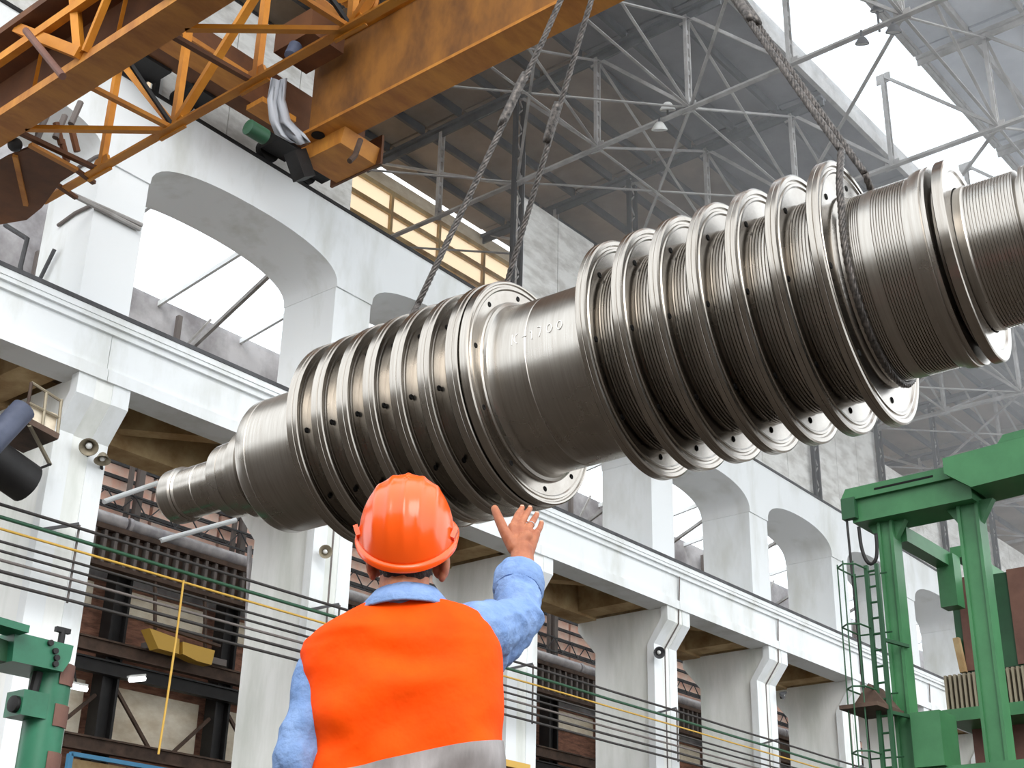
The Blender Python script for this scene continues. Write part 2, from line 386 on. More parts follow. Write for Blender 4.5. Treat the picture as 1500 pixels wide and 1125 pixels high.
# roof trusses
VY = [20.9, 18.15, 15.3, 12.45, 9.6, 6.75, 3.9]
def truss(x, label, group, i):
    t = thing('roof_truss', label, 'truss', (x, 12, 21.35), group)
    zb, zt_ = 21.35, 24.40
    q = MB(); q.angle_bar((x,26.9,zb),(x,2.5,zb),.15,.035); q.build('bottom_chord', M_truss, t)
    q = MB(); q.box(x-.14, x+.14, SKY1, 26.9, zt_-.04, zt_+.06); q.box(x-.03, x+.03, SKY1, 26.9, zt_-.24, zt_-.04); q.build('top_chord', M_trussd, t)
    q = MB(); q.box(x-.10, x+.10, 2.5, SKY0, zt_-.04, zt_+.06); q.box(x-.03, x+.03, 2.5, SKY0, zt_-.2, zt_-.04); q.build('top_chord', M_truss, t)
    for y in VY[1:] + [23.8]:
        q = MB(); q.box(x-.09, x-.05, y-.05, y+.05, zb, zt_-.1); q.box(x+.05, x+.09, y-.05, y+.05, zb, zt_-.1)
        z = zb+.25
        while z < zt_-.3: q.box(x-.06, x+.06, y-.03, y+.03, z, z+.14); z += .42
        q.build('upright', M_truss, t)
    for ya, yb in zip(VY[:-1], VY[1:]):
        q = MB(); q.angle_bar((x,ya,zt_-.12),(x,yb,zb+.08),.085,.02); q.build('diagonal', M_truss, t)
    q = MB(); q.angle_bar((x,26.5,zt_-.1),(x,21.1,zb+.05),.09,.02); q.build('diagonal', M_truss, t)
    for y in VY:
        for za, zz in ((zb-.05, zb+.24), (zt_-.3, zt_)):
            q = MB(); q.box(x-.02, x+.02, y-.2, y+.2, za, zz); q.build('gusset', M_truss, t)
    return t
for i, x in enumerate(TX[:11]):
    if i == 0: continue
    lab = {1: 'steel roof truss over the crane end carriage, highest at the left', 2: 'steel roof truss crossing behind the yellow box girder', 3: 'pale steel roof truss carrying the pair of white floodlights',
           4: 'pale steel roof truss meeting the post beside the near discs'}.get(i) or 'steel roof truss, %s one beyond the floodlight truss' % ORD[i-4]
    truss(x, lab, 'roof trusses', i)
# bracing between trusses
for i in range(1, 10):
    a, b_ = TX[i], TX[i+1]
    near = i == 3
    br = thing('roof_bracing', 'light steel bracing joining the floodlight truss to the next one' if near else ('light steel bracing above the yellow box girder' if i == 1 else 'light steel bracing between box girder and floodlight truss' if i == 2 else 'light steel bracing joining %s and %s trusses beyond the floodlight truss' % (ORD[i-4], ORD[i-3])), 'bracing', ((a+b_)/2, 15, 21.4), 'roof bracing frames')
    for y in (18.15, 15.3, 9.6):
        q = MB(); q.angle_bar((a,y,21.4),(b_,y,24.2),.07,.018); q.build('diagonal', M_truss, br)
        q = MB(); q.angle_bar((a,y,24.2),(b_,y,21.4),.07,.018); q.build('diagonal', M_truss, br)
        q = MB(); q.angle_bar((a,y,21.4),(b_,y,21.4),.07,.018); q.build('tie', M_truss, br)
    for ya, yb in ((20.9,15.3),(15.3,20.9),(9.6,15.3),(26.5,20.9)):
        q = MB(); q.angle_bar((a,ya,21.42),(b_,yb,21.42),.06,.018); q.build('plan_brace', M_truss, br)

# ================================================================== SIDE AISLE BEHIND THE ARCADE
aw = struct('wall_back', (45, 34, 0), 'far side-aisle wall of brick, plaster and pink brick strips')
q = MB(); q.box(2, 112, 34.3, 34.6, 0, 12.0); q.build('brickwork', M_brick, aw)
q = MB(); q.box(2, 112, 34.3, 34.6, 12.0, 16.2); q.build('girt_backing', M_bgrey, aw)
q = MB(); q.box(20.5, 112, 34.3, 34.6, 16.2, 21.4); q.build('upper_wall', M_bgrey, aw)
q = MB(); q.box(2, 20.5, 34.3, 34.6, 16.2, 26.0); q.build('upper_wall', M_bgrey, aw)
for k in range(34):
    xa = 8 + k*2.6
    for j in range(6):
        q = MB(); q.box(xa+.06, xa+2.54, 34.05, 34.32, 13.3+j*.44, 13.3+j*.44+.31); q.build('pink_strip', M_pink, aw)
for j in range(7):
    q = MB(); q.bar((2,34.0,13.22+j*.44),(100,34.0,13.22+j*.44),.08,.1); q.build('girt', M_trussd, aw)
for k in range(20):
    xa = 10.95 + k*4.0
    q = MB(); q.box(xa, xa+3.3, 34.1, 34.32, 7.35, 8.95); q.build('plaster_bay', M_cream, aw)
    q = MB(); q.box(xa+.2, xa+3.1, 34.1, 34.32, 11.05, 11.75); q.build('cream_panel', M_cream, aw)
for k in (2,3,4,5,7,8,9,10,11,12,13):
    x = 10.6 + k*4.0
    p = thing('steel_stanchion', {3: 'dark steel stanchion left of the small yellow aisle crane', 4: 'dark steel stanchion right of the small yellow aisle crane', 8: 'dark steel stanchion seen under the raised arm'}.get(k)
              or 'dark steel stanchion mostly hidden behind the white columns', 'post', (x, 33.6, 0), 'aisle stanchions')
    q = MB(); q.box(x-.28, x-.2, 33.4, 33.9, 0, 12.6); q.box(x+.2, x+.28, 33.4, 33.9, 0, 12.6); q.box(x-.2, x+.2, 33.6, 33.7, 0, 12.6); q.build('lower_shaft', M_black, p)
    q = MB(); q.bar((x+.1,33.5,12.6),(x+.1,33.5,16.2),.2,.2); q.bar((x-.2,33.55,12.6),(x-.2,33.55,16.2),.12,.12); q.build('upper_shaft', M_cgrey, p)
    q = MB(); q.bar((x+.3,33.6,8.8),(x+1.7,33.6,7.32),.09,.09); q.build('knee_brace', M_rust, p)
    q = MB(); q.bar((x-.3,33.6,8.5),(x-1.5,33.6,7.32),.09,.09); q.build('knee_brace', M_rust, p)
rg = thing('runway_girder', 'brown riveted runway girder with upright stiffeners in the side aisle', 'girder', (40, 33.2, 12))
q = MB(); q.box(4, 98, 33.05, 33.15, 11.95, 12.95); q.build('web', M_rust, rg)
q = MB(); q.box(4, 98, 32.8, 33.3, 12.9, 13.05); q.box(4, 98, 32.85, 33.25, 11.85, 11.97); q.build('flange', M_rust, rg)
me = MB(); me.box(-.05,.05,32.86,33.05,11.97,12.9); sm = me.mesh('stiffener', M_cgrey)
for k in range(120): link('stiffener', sm, rg, Matrix.Translation((14.2+k*.36,0,0)))
for zc, mm in ((9.75, M_rust), (9.2, M_black), (7.1, M_rust)):
    g = thing('wall_girt', {9.75:'brown horizontal girt under the aisle crane', 9.2:'black horizontal girt above the plaster bays', 7.1:'brown horizontal girt below the plaster bays'}[zc], 'girt', (40, 33.4, zc))
    q = MB(); q.box(4, 98, 33.22, 33.28, zc-.18, zc+.18); q.build('web', mm, g)
    q = MB(); q.box(4, 98, 33.12, 33.38, zc+.15, zc+.2); q.box(4, 98, 33.12, 33.38, zc-.2, zc-.15); q.build('flange', mm, g)
du = thing('ventilation_duct', 'pale round duct running above the aisle runway girder', 'duct', (40, 32.9, 13.4))
for k in range(16):
    q = MB(); q.lathe([(0,.2),(.08,.23),(.16,.2),(5.3,.2)], (6+k*5.4,33.1,13.30), (1,0,0), 14); q.build('duct_length', M_duct, du, smooth=True)
lt = thing('aisle_lattice', 'dark zigzag lattice strut in front of the pink brick strips', 'lattice', (40, 32.6, 14))
for k in range(46):
    q = MB(); xa = 20+k*1.0
    q.bar((xa,33.33,13.75),(xa+.5,33.33,14.3),.03,.03); q.bar((xa+.5,33.33,14.3),(xa+1.0,33.33,13.75),.03,.03); q.build('zigzag', M_trussd, lt)
q = MB(); q.bar((20,33.33,14.31),(66,33.33,14.31),.05,.05); q.bar((20,33.33,13.74),(66,33.33,13.74),.05,.05); q.build('chord', M_trussd, lt)
for a, b_ in ((onY(152,735,33.25), onY(230,708,33.25)), (onY(235,792,32.8), onY(345,762,32.8))):
    q = MB(); q.tube([a, b_], .08, 10); tag(q.build('brace_tube', M_white, smooth=True), 'pale diagonal brace tube in the aisle ' + ('under the rotor end' if a.y < 33 else 'beside the lamp column'), 'brace')
# yellow aisle crane far behind
yc = thing('aisle_crane', 'small yellow crane bridge seen far back between the columns', 'crane', tuple(onY(265,945,32.5)))
a = onY(220,928,32.5); b_ = onY(312,962,32.5)
for poly in (((219,920),(263,936),(262,958),(232,950)), ((268,940),(315,953),(310,974),(288,968),(268,958))):
    pp = [onY(px, py, 32.4) for px, py in poly]
    q = MB(); q.prism([(v.x, v.z) for v in pp], 'Y', 32.4, 32.8); q.build('girder', M_cyel, yc)
q = MB(); q.bar(a+V((-.2,0,.3)), b_+V((.2,0,.35)), .12, .08); q.build('top_rail', M_rust, yc)
for t_ in (.1, .9):
    p_ = a.lerp(b_, t_); q = MB(); q.bar((p_.x, 32.62, p_.z+.2), (p_.x, 32.92, 11.86), .08, .08); q.build('hanger', M_rust, yc)
q = MB(); q.box(23.4, 26.2, 32.95, 33.36, 9.955, 10.14); tag(q.build('aisle_walkway', M_cgrey), 'pale grey walkway beam under the small yellow crane', 'walkway')
q = MB(); q.tube([onY(366,800,22.7), onY(352,1180,22.7)], .05, 8); tag(q.build('drain_pipe', M_duct, smooth=True), 'thin pale pipe down the rear edge of the column behind the helmet', 'pipe')
M_tube = bpy.data.materials.new('lit_fluorescent_tube'); M_tube.use_nodes = True; _b = M_tube.node_tree.nodes['Principled BSDF']; _b.inputs['Emission Color'].default_value = (1,1,1,1); _b.inputs['Emission Strength'].default_value = 3
for (pa, pb, lab) in (((97,1004),(127,1010),'lit strip lamp low beside the green arm pillar'), ((190,996),(212,994),'lit strip lamp under the grey aisle walkway')):
    t = thing('strip_lamp', lab, 'lamp', tuple(onY(*pa,32.85)))
    a, b_ = onY(*pa,32.85), onY(*pb,32.85)
    q = MB(); q.tube([a, b_], .07, 8); q.build('tube', M_tube, t)
    q = MB(); q.bar(a+V((0,.05,.1)), b_+V((0,.05,.1)), .2, .06); q.build('housing', M_lampw, t)
    q = MB(); q.bar((a+b_)/2+V((0,.05,.12)), V(((a+b_).x/2, 33.14, 9.02 if (a+b_).z/2 < 9.0 else (a+b_).z/2+.14)), .04, .04); q.build('stem', M_black, t)
# yellow vertical hose pole
q = MB(); q.tube([onY(269,850,20.04), onY(258,935,20.04), onY(244,1030,20.04), onY(232,1105,20.04)], .02, 8); tag(q.build('yellow_pole', M_cyel, smooth=True), 'thin yellow pole dropping from the yellow pipe', 'pole')
# blue framed booth top
bt = thing('blue_booth', 'light blue framed booth roof at the bottom between columns', 'booth', tuple(onY(180,1115,30) - V((0,0,5))))
p0 = onY(103,1104,30); p1 = onY(262,1128,30); p1.z = p0.z
q = MB(); q.bar(p0, p1, .12, .1); q.bar(p0, p0 - V((0,0,6)), .12, .12); q.bar(p1, p1 - V((0,0,6)), .12, .12); q.build('frame', M_lblue, bt)
q = MB(); q.box(p0.x+.08, (p0.x+p1.x)/2, 30.0, 30.05, .02, p0.z-.1); q.build('tan_panel', M_ochre, bt)
q = MB(); q.box((p0.x+p1.x)/2+.03, p1.x-.08, 30.0, 30.05, .02, p0.z-.1); q.build('grey_green_panel', M_cgreen, bt)
# aisle skylight frame and things glimpsed through the upper arches
ag = struct('window_2', (40, 30, 21.3), 'glazed aisle roof seen bright through the arches')
for k in range(24):
    q = MB(); x = 6+k*3.4
    q.bar((x,27.1,22.2),(x,34.4,21.2),.1,.16); q.build('glazing_bar', M_white, ag)
    q = MB(); q.add([(x+.06,27.2,22.22),(x+3.34,27.2,22.22),(x+3.34,34.4,21.24),(x+.06,34.4,21.24)], [(0,1,2,3)]); q.build('pane', M_glass, ag)
for k in range(11):
    x = 18.5+k*5.2
    t = thing('aisle_truss', {0: 'thin pale aisle truss left of the first upper pillar', 1: 'thin pale aisle truss seen through the large left arch'}.get(k) or 'thin pale aisle truss mostly hidden behind the upper pillars', 'truss', (x, 33.5, 20), 'aisle roof trusses')
    q = MB(); q.bar((x,34.2,19.2),(x,28.5,21.6),.12,.12); q.build('rafter', M_truss, t)
    q = MB(); q.bar((x,34.2,19.2),(x+2.2,34.0,17.6),.08,.08); q.bar((x+1.0,33.8,21.2),(x-.8,33.8,18.4),.07,.07); q.build('strut', M_truss, t)
    q = MB(); q.bar((x,34.1,17.0),(x,34.1,21.0),.16,.16); q.build('post', M_cgrey, t)

# scatter box under the roof, added to stand in for the skylight bloom
hz = bpy.data.materials.new('bloom_haze'); hz.use_nodes = True; hz.node_tree.nodes.clear()
ho = hz.node_tree.nodes.new('ShaderNodeOutputMaterial'); hv = hz.node_tree.nodes.new('ShaderNodeVolumeScatter'); hv.inputs['Density'].default_value = .012; hv.inputs['Color'].default_value = (.95,.97,1,1); hv.inputs['Anisotropy'].default_value = .3
hz.node_tree.links.new(hv.outputs[0], ho.inputs['Volume'])
q = MB(); q.box(18.5, 100, 2.2, 20.3, 12.2, 24.4); tag(q.build('haze', hz), 'thin haze under the roof standing in for skylight bloom', kind='stuff')
SC.cycles.volume_bounces = 1

# ================================================================== UPPER CRANE (box girder on the arcade rail)
ca = thing('overhead_crane', 'yellow box girder overhead crane running on the arcade top', 'crane', (15.7, 12, 17))
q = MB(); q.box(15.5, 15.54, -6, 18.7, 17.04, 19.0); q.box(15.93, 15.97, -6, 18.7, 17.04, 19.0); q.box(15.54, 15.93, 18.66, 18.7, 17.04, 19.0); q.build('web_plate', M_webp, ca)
q = MB(); q.box(15.40, 16.08, -6, 18.9, 16.98, 17.05); q.build('bottom_flange', M_yelw, ca)
q = MB(); q.box(15.40, 16.08, -6, 18.9, 19.0, 19.06); q.build('top_flange', M_yel, ca)
p = onZ(466, 198, 16.97); q = MB(); q.lathe([(0, 1e-4), (0, .14), (.012, .14)], p, (0,0,-1), 20); q.build('drain_hole', M_hole, ca)
q = MB(); q.prism([(17.85,16.98),(17.95,16.62),(19.1,16.62),(19.3,16.98)], 'X', 15.72, 16.72); q.build('end_box', M_yelw, ca)
q = MB(); q.box(16.72, 16.78, 17.8, 19.3, 16.6, 17.3); q.build('end_plate', M_brown, ca)
q = MB(); q.box(11.6, 17.6, 19.3, 19.75, 17.45, 18.5); q.build('end_carriage', M_brown, ca)
q = MB(); q.box(11.8, 13.9, 18.6, 19.3, 17.4, 17.5); q.box(14.4, 15.3, 18.9, 19.4, 17.3, 17.42); q.build('carriage_tray', M_yelw, ca)
for x in (12.4, 13.6, 15.9, 17.0):
    q = MB(); q.lathe([(-.08,.2),(-.08,.26),(.08,.26),(.08,.2)], (x, 20.5, 17.55), (0,1,0), 18); q.build('wheel', M_black, ca, smooth=40)
    q = MB(); q.box(x-.34, x+.34, 19.7, 20.3, 17.38, 17.9); q.build('wheel_housing', M_black, ca)
q = MB(); q.box(14.3, 15.2, 17.5, 18.6, 18.3, 18.9); q.build('trolley_frame', M_brown, ca)
for k in range(7):
    q = MB(); q.lathe([(0,.26),(.05,.3),(.1,.26)], (14.3+k*.1, 16.6, 18.9), (1,0,0), 16); q.build('drum_coil', M_yel, ca, smooth=40)
q = MB(); q.lathe([(0,.1),(.02,.14),(.34,.14),(.36,.1)], tuple(onY(432,78,18.0)+V((-.1,0,-.15))), (.3,0,1), 14); q.build('hoist_motor', M_blue, ca, smooth=40)
q = MB(); a = onY(362,185,18.2); q.lathe([(0,.12),(.02,.16),(.45,.16),(.47,.12)], a, (1,0,0), 14); q.build('travel_motor', M_cgreen, ca, smooth=40)
q = MB(); q.bar(onY(432,222,19.0), onY(446,262,19.0), .34, .34); q.build('buffer_arm', M_black, ca)
q = MB(); q.tube([onY(528,205,17.6), onY(520,228,17.6), onY(512,236,17.6)], .06, 8); q.build('grease_pipe', M_rust, ca)
# torn plastic sheet hanging on the crane
q = MB(); vs = []; fs = []
ctr = [(408,118,14),(404,150,16),(410,180,18),(425,200,18),(440,212,10)]
for i, (px, py, w) in enumerate(ctr):
    for k in range(7):
        t = k/6-.5; pt = onY(px + t*w*1.6 + (t*14 if i > 2 else 0), py - abs(t)*8, 18.15 + .12*math.sin(k*2.1+i)); vs.append(pt)
for i in range(len(ctr)-1):
    for k in range(6): a = i*7+k; fs.append((a, a+1, a+8, a+7))
q.add(vs, fs); ps = q.build('plastic_sheet', M_plastic, smooth='all'); mo = ps.modifiers.new('thickness', 'SOLIDIFY'); mo.thickness = .02
tag(ps, 'torn grey plastic sheet hanging under the yellow crane girder', 'sheet')

# ================================================================== LOWER LATTICE CRANE
cb = thing('lattice_crane', 'yellow lattice girder crane crossing the upper left corner', 'crane', (9.8, 14, 13.4))
Z0, Z1 = 13.4, 15.5
q = MB(); q.angle_bar((10.7,19.8,Z0),(10.7,1.5,Z0),.15,.04); q.build('bottom_chord', M_yel, cb)
q = MB(); q.angle_bar((10.7,19.8,Z1),(10.7,1.5,Z1),.15,.04); q.build('top_chord', M_yel, cb)
NY = [18.2, 16.24, 14.26, 12.2, 10.2, 8.2, 6.2]
for k, y in enumerate(NY):
    q = MB(); q.bar((10.7,y,Z0),(10.7,y,Z1),.11,.11); q.build('upright', M_yel, cb)
    q = MB(); q.prism([(y-.32,Z0-.05),(y+.32,Z0-.05),(y+.16,Z0+.3),(y-.16,Z0+.3)], 'X', 10.66, 10.72); q.build('gusset', M_yel, cb)
    q = MB(); q.bar((10.7,y,Z0+.04),(9.2,y+.1,Z0+.04),.09,.07); q.build('cross_strut', M_yel if k % 2 else M_brown, cb)
    if k % 2 == 1:
        for dy in (-1.95, 1.75):
            q = MB(); q.bar((10.7,y,Z0+.08),(10.7,y+dy,Z1),.13,.1); q.build('diagonal', M_yel, cb)
        q = MB(); q.bar((10.7,y,Z0+.02),(9.2,y+1.85,Z0+.02),.10,.08); q.build('plan_brace', M_yel, cb)
        q = MB(); q.bar((10.7,y,Z0+.06),(9.2,y+.6,Z1-.2),.06,.06); q.build('sway_brace', M_black, cb)
        q = MB(); q.bar((9.2,y+.3,Z0+.3),(10.6,y+.2,Z1),.1,.1); q.build('sway_brace', M_yel, cb)
q = MB(); q.box(8.78, 9.22, 1.5, 19.6, Z0-.02, Z0+.03); q.build('box_bottom', M_yelw, cb)
q = MB(); q.box(8.70, 8.80, 1.5, 19.6, Z0-.04, Z0+.12); q.build('flange_edge', M_yelw, cb)
q = MB(); q.box(9.16, 9.2, 1.5, 19.6, Z0+.03, 14.9); q.build('inner_web', M_brown, cb)
q = MB(); q.box(8.5, 8.62, 1.5, 19.8, 14.30, 14.46); q.build('middle_chord', M_yel, cb)
q = MB(); q.box(8.42, 9.2, 1.5, 19.8, 14.78, 14.92); q.build('top_box', M_brown, cb)
for k in range(8):
    y = 17.9 - k*2.2
    for (a, b_, w) in (((8.68,y-.1-1.9,Z0+.1),(8.56,y-1.7,14.8),.13), ((8.68,y-2.05,Z0+.1),(8.56,y-.2,14.8),.17), ((8.68,y-2.15,Z0+.1),(8.56,y-3.0,14.8),.1)):
        q = MB(); q.bar(a, b_, w, w); q.build('web_member', M_yel, cb)
    q = MB(); q.bar((9.1,y,Z0+.1),(8.6,y-1.0,14.4),.06,.06); q.build('stay', M_yel, cb)
q = MB(); q.tube([onX(38,45,8.3), onX(92,112,8.3)], .055, 10); q.build('hand_bar', M_mbrown, cb, smooth=True)
pl = [onZ(x, y, Z0) for x, y in ((-30,250),(12,226),(45,212),(112,248),(90,262),(62,300),(40,318),(-30,330))]
q = MB(); q.prism([(v.x, v.y) for v in pl], 'Z', Z0-.06, Z0-.01); q.build('end_gusset', M_brown, cb)
q = MB(); q.bar(onZ(22,228,Z0-.08), onZ(38,300,Z0-.08), .08, .06); q.bar(onZ(44,212,Z0-.08), onZ(112,249,Z0-.08), .1, .06); q.build('gusset_rib', M_yelw, cb)
q = MB(); q.bar(onZ(112,249,Z0), onZ(138,268,Z0), .08, .06); q.bar(onZ(80,268,Z0), onZ(112,290,Z0), .08, .06); q.build('stub_brace', M_brown, cb)
for k, (px, py) in enumerate(((70,165),(82,180),(95,170),(105,190),(60,190),(90,205),(118,150))):
    q = MB(); q.tube([onY(px,py,19.0), onY(px+(8 if k%2 else -14),py+32,19.0)], .06, 8); q.build('carriage_rod', M_brown if k % 2 else M_cgrey, cb)
q = MB(); q.ball(onY(22,212,18.6), .12, 14, 10); q.build('black_knob', M_black, cb, smooth='all')
# conduits on the upper pillar by the lattice crane
cp = thing('wall_conduit', 'pair of thin pipes crossing the upper pillar under the lattice crane', 'pipe', (12.4, 20.3, 13.8))
for (a, b_) in (((40,255),(208,330)), ((60,262),(205,336))):
    q = MB(); q.tube([onY(*a,20.34), onY(*b_,20.34)], .045, 8); q.build('pipe', M_truss, cp, smooth=True)
for a, b_, c_ in (((115,245),(140,230),(152,226)), ((85,330),(110,312),(135,300))):
    q = MB(); q.tube([onX(*a,11.96), onX(*b_,11.96), onX(*c_,11.96)], .035, 8); q.build('cable_drop', M_cgrey, cp, smooth=True)
q = MB(); q.tube([onX(8,330,11.9), onX(40,350,11.9), onX(30,390,11.9), onX(30,400,11.9)], .05, 8); q.tube([onX(80,365,11.9), onX(58,410,11.9)], .04, 8); q.build('cable_drop', M_trussd, cp, smooth=True)

# ================================================================== TURBINE ROTOR
RA = V((7.369, 3.27, 4.834)); AX = V((.11718, -.99181, .05088)).normalized()
U_ = AX.cross(V((0,0,1))).normalized(); V_ = U_.cross(AX).normalized()          # U_ points to the viewer's side, V_ up
RM = Matrix.Identity(4)
for i in range(3): RM[i][0] = V_[i]; RM[i][1] = AX.cross(V_)[i]; RM[i][2] = AX[i]; RM[i][3] = RA[i]
rot = link('turbine_rotor', None, None, RM)
tag(rot, 'huge polished steel turbine rotor with two groups of discs, hanging in wire slings', 'rotor')
def lpart(name, prof, mt, n=128, closed=False, parent=rot, sharp=28):
    q = MB(); q.lathe(prof, (0,0,0), (0,0,1), n, closed); return link(name, q.mesh(name, mt, sharp), parent, RM)
def groove(a, b_, r, n, d=.012, duty=.45):
    out = []; w = (b_-a)/n
    for k in range(n):
        s = a+k*w; out += [(s, r), (s+w*duty, r), (s+w*(duty+.12), r-d), (s+w*.88, r-d)]
    return out + [(b_, r)]
lpart('end_journal', [(-6.11,1e-4),(-6.11,.17),(-6.09,.205),(-6.05,.232),(-5.93,.236),(-5.915,.222),(-5.90,.226),(-5.885,.212),(-5.70,.214),(-5.695,.208),(-5.685,.214),(-5.455,.216),(-5.445,.285),(-5.43,.306),
      (-5.33,.312),(-5.325,.304),(-5.315,.314),(-5.19,.318),(-5.175,.352),(-5.165,.368),(-5.07,.372),(-5.06,.355),(-5.045,.355),(-5.035,.376),(-4.925,.382),(-4.915,.51),(-4.90,.535),(-4.88,.545),(-4.80,.547),(-4.795,.54),(-4.785,.547),(-4.0,.55)], M_steel)
lpart('mid_shaft', [(-4.10,.5),(-4.10,.66),(-2.56,.67),(-2.525,.67),(-2.515,.66),(-2.505,.66),(-2.495,.640),(-2.47,.626),(-2.44,.622),(-2.2,.62),(-2.195,.616),(-2.185,.62),(-1.76,.62),(-1.72,.63),(-1.70,.5)], M_steel)
p = [(-1.72,.5),(-1.72,.62)]
for i in range(7):
    s0 = -1.602 + .267*i
    if i < 6:
        p += [(s0-.012,.64),(s0-.002,.645),(s0+.006,.66)] + groove(s0+.010, s0+.158, .668, 7, .011) + [(s0+.163,.64)]
p += [(.10,.59)]
lpart('grooved_drum', p, M_steel)
p = [(.0,.5),(.0,.63),(.03,.60),(.06,.592)] + groove(.07,.15,.604,6,.010) + [(.152,.607),(.215,.607)] + groove(.22,.42,.607,12,.010) + [(.425,.609),(.455,.609),(.46,.627),(.50,.635),(.53,.635),(.535,.628),(.55,.634),(.565,.632),(.572,.60),(.575,.53),(.60,.52),(.61,.50)]
lpart('gland_drum', p, M_steel)
lpart('coupling_collar', [(.625,.46),(.625,.54),(.612,.55),(.61,.63),(.616,.642),(.672,.642),(.678,.634),(.678,.57),(.668,.56),(.668,.46)], M_steel_d, closed=True)
p = [(.56,.40),(.56,.44),(.68,.452),(.72,.458)] + groove(.73,1.02,.452,16,.010) + [(1.022,.452),(1.03,.41),(1.055,.41),(1.06,.46)] + groove(1.065,1.24,.462,9,.010) + [(1.245,.42),(1.28,.42),(1.285,.45)] + groove(1.29,1.9,.45,26,.008) + [(1.91,.36),(2.5,.36),(2.55,.34),(2.55,1e-4)]
lpart('outer_journal', p, M_steel)
def disc(s, r, big, name, lab=None):
    d = r-.868
    if big:
        p = [(-.055,.58),(-.014,.58),(-.014,.74+d),(-.010,.780+d),(.000,.790+d),(.000,.804+d),(-.010,.810+d),(-.010,.824+d),(.002,.832+d),(.004,r-.012),(-.003,r),(-.028,r),(-.031,r-.005),(-.035,r),(-.066,r),(-.074,r-.010),(-.074,.825+d),(-.055,.80+d)]
    else:
        p = [(-.078,.60),(-.012,.60),(-.012,.75+d),(-.008,.785+d),(.000,.79+d),(.000,.808+d),(-.008,.812+d),(-.008,.826+d),(.004,.835+d),(.006,r-.010),(.000,r),(-.024,r),(-.028,r-.006),(-.034,r-.006),(-.038,r),(-.088,r),(-.098,r-.012),(-.098,.825+d),(-.08,.80+d)]
    o = lpart(name, [(s+a, b_) for a, b_ in p], M_steel_d, 144, True)
    q = MB(); nh = 8
    for k in range(nh):
        th = math.radians(12 + 360/nh*k)
        c = V((math.cos(th), math.sin(th), 0))*(.715+d*.7) + V((0,0,s-(.013 if big else .010)))
        q.lathe([(0,1e-4),(.004,.012),(.006,.017),(.002,.021),(-.01,.021)], c, (0,0,1), 10)
    h = link('balance_hole', q.mesh('balance_hole', M_hole, 40), o, RM); h['kind'] = 'stuff'
    return o
for i in range(7): disc(-1.602+.267*i, .845+(.868-.845)*i/6, True, 'wheel_disc')
for i in range(7): disc(-2.612-.2408*(6-i), (.802,.811,.818,.823,.827,.831,.838)[i], False, 'wheel_disc')
lpart('rim_ring', [(-2.60,.60),(-2.535,.60),(-2.535,.70),(-2.53,.758),(-2.522,.768),(-2.522,.784),(-2.532,.790),(-2.532,.803),(-2.522,.810),(-2.520,.822),(-2.528,.832),(-2.585,.832),(-2.60,.822)], M_steel_d, 144, True)
q = MB()
for k in range(10):
    th = math.radians(12+36*k); q.lathe([(0,1e-4),(.004,.012),(.006,.017),(.002,.021),(-.01,.021)], V((math.cos(th)*.715, math.sin(th)*.715, -2.534)), (0,0,1), 10)
link('balance_hole', q.mesh('balance_hole', M_hole, 40), rot, RM)['kind'] = 'stuff'
def smooth_path(pts, step=.05):
    out = []
    for i in range(len(pts)-1):
        n = max(1, int((pts[i+1]-pts[i]).length/step))
        for k in range(n): out.append(pts[i].lerp(pts[i+1], k/n))
    out.append(pts[-1])
    for _ in range(3): out = [out[0]] + [(out[i-1]+out[i]*2+out[i+1])/4 for i in range(1, len(out)-1)] + [out[-1]]
    return out
# chalk marks on the plain shaft
M_chalk = mat('white_chalk', (245,244,240), .95)
def chalk(strokes, s0, th0, h):
    for st in strokes:
        q = MB(); pts = []
        for (u, w) in st: pts.append(RA + AX*(s0+u*h) + (V_*math.cos(math.radians(th0)-w*h/.62) + U_*math.sin(math.radians(th0)-w*h/.62))*.6215)
        q.tube(smooth_path(pts, .02) if len(pts) > 2 else pts, .0032, 6); q.build('chalk_mark', M_chalk, rot)
zero = [(.3+.28*math.cos(t), .5+.5*math.sin(t)) for t in [k*math.pi/6 for k in range(13)]]
chalk([[(0,0),(0,1)], [(.5,1),(0,.45),(.5,0)]], -2.30, 86, .085)
chalk([[(0,.5),(.4,.5)]], -2.22, 86, .085); chalk([[(0,0),(0,1),(-.2,.75)]], -2.14, 86, .085); chalk([[(0,1),(.5,1),(.2,0)]], -2.10, 86, .085)
chalk([zero], -2.03, 86, .085); chalk([zero], -1.95, 86, .085)

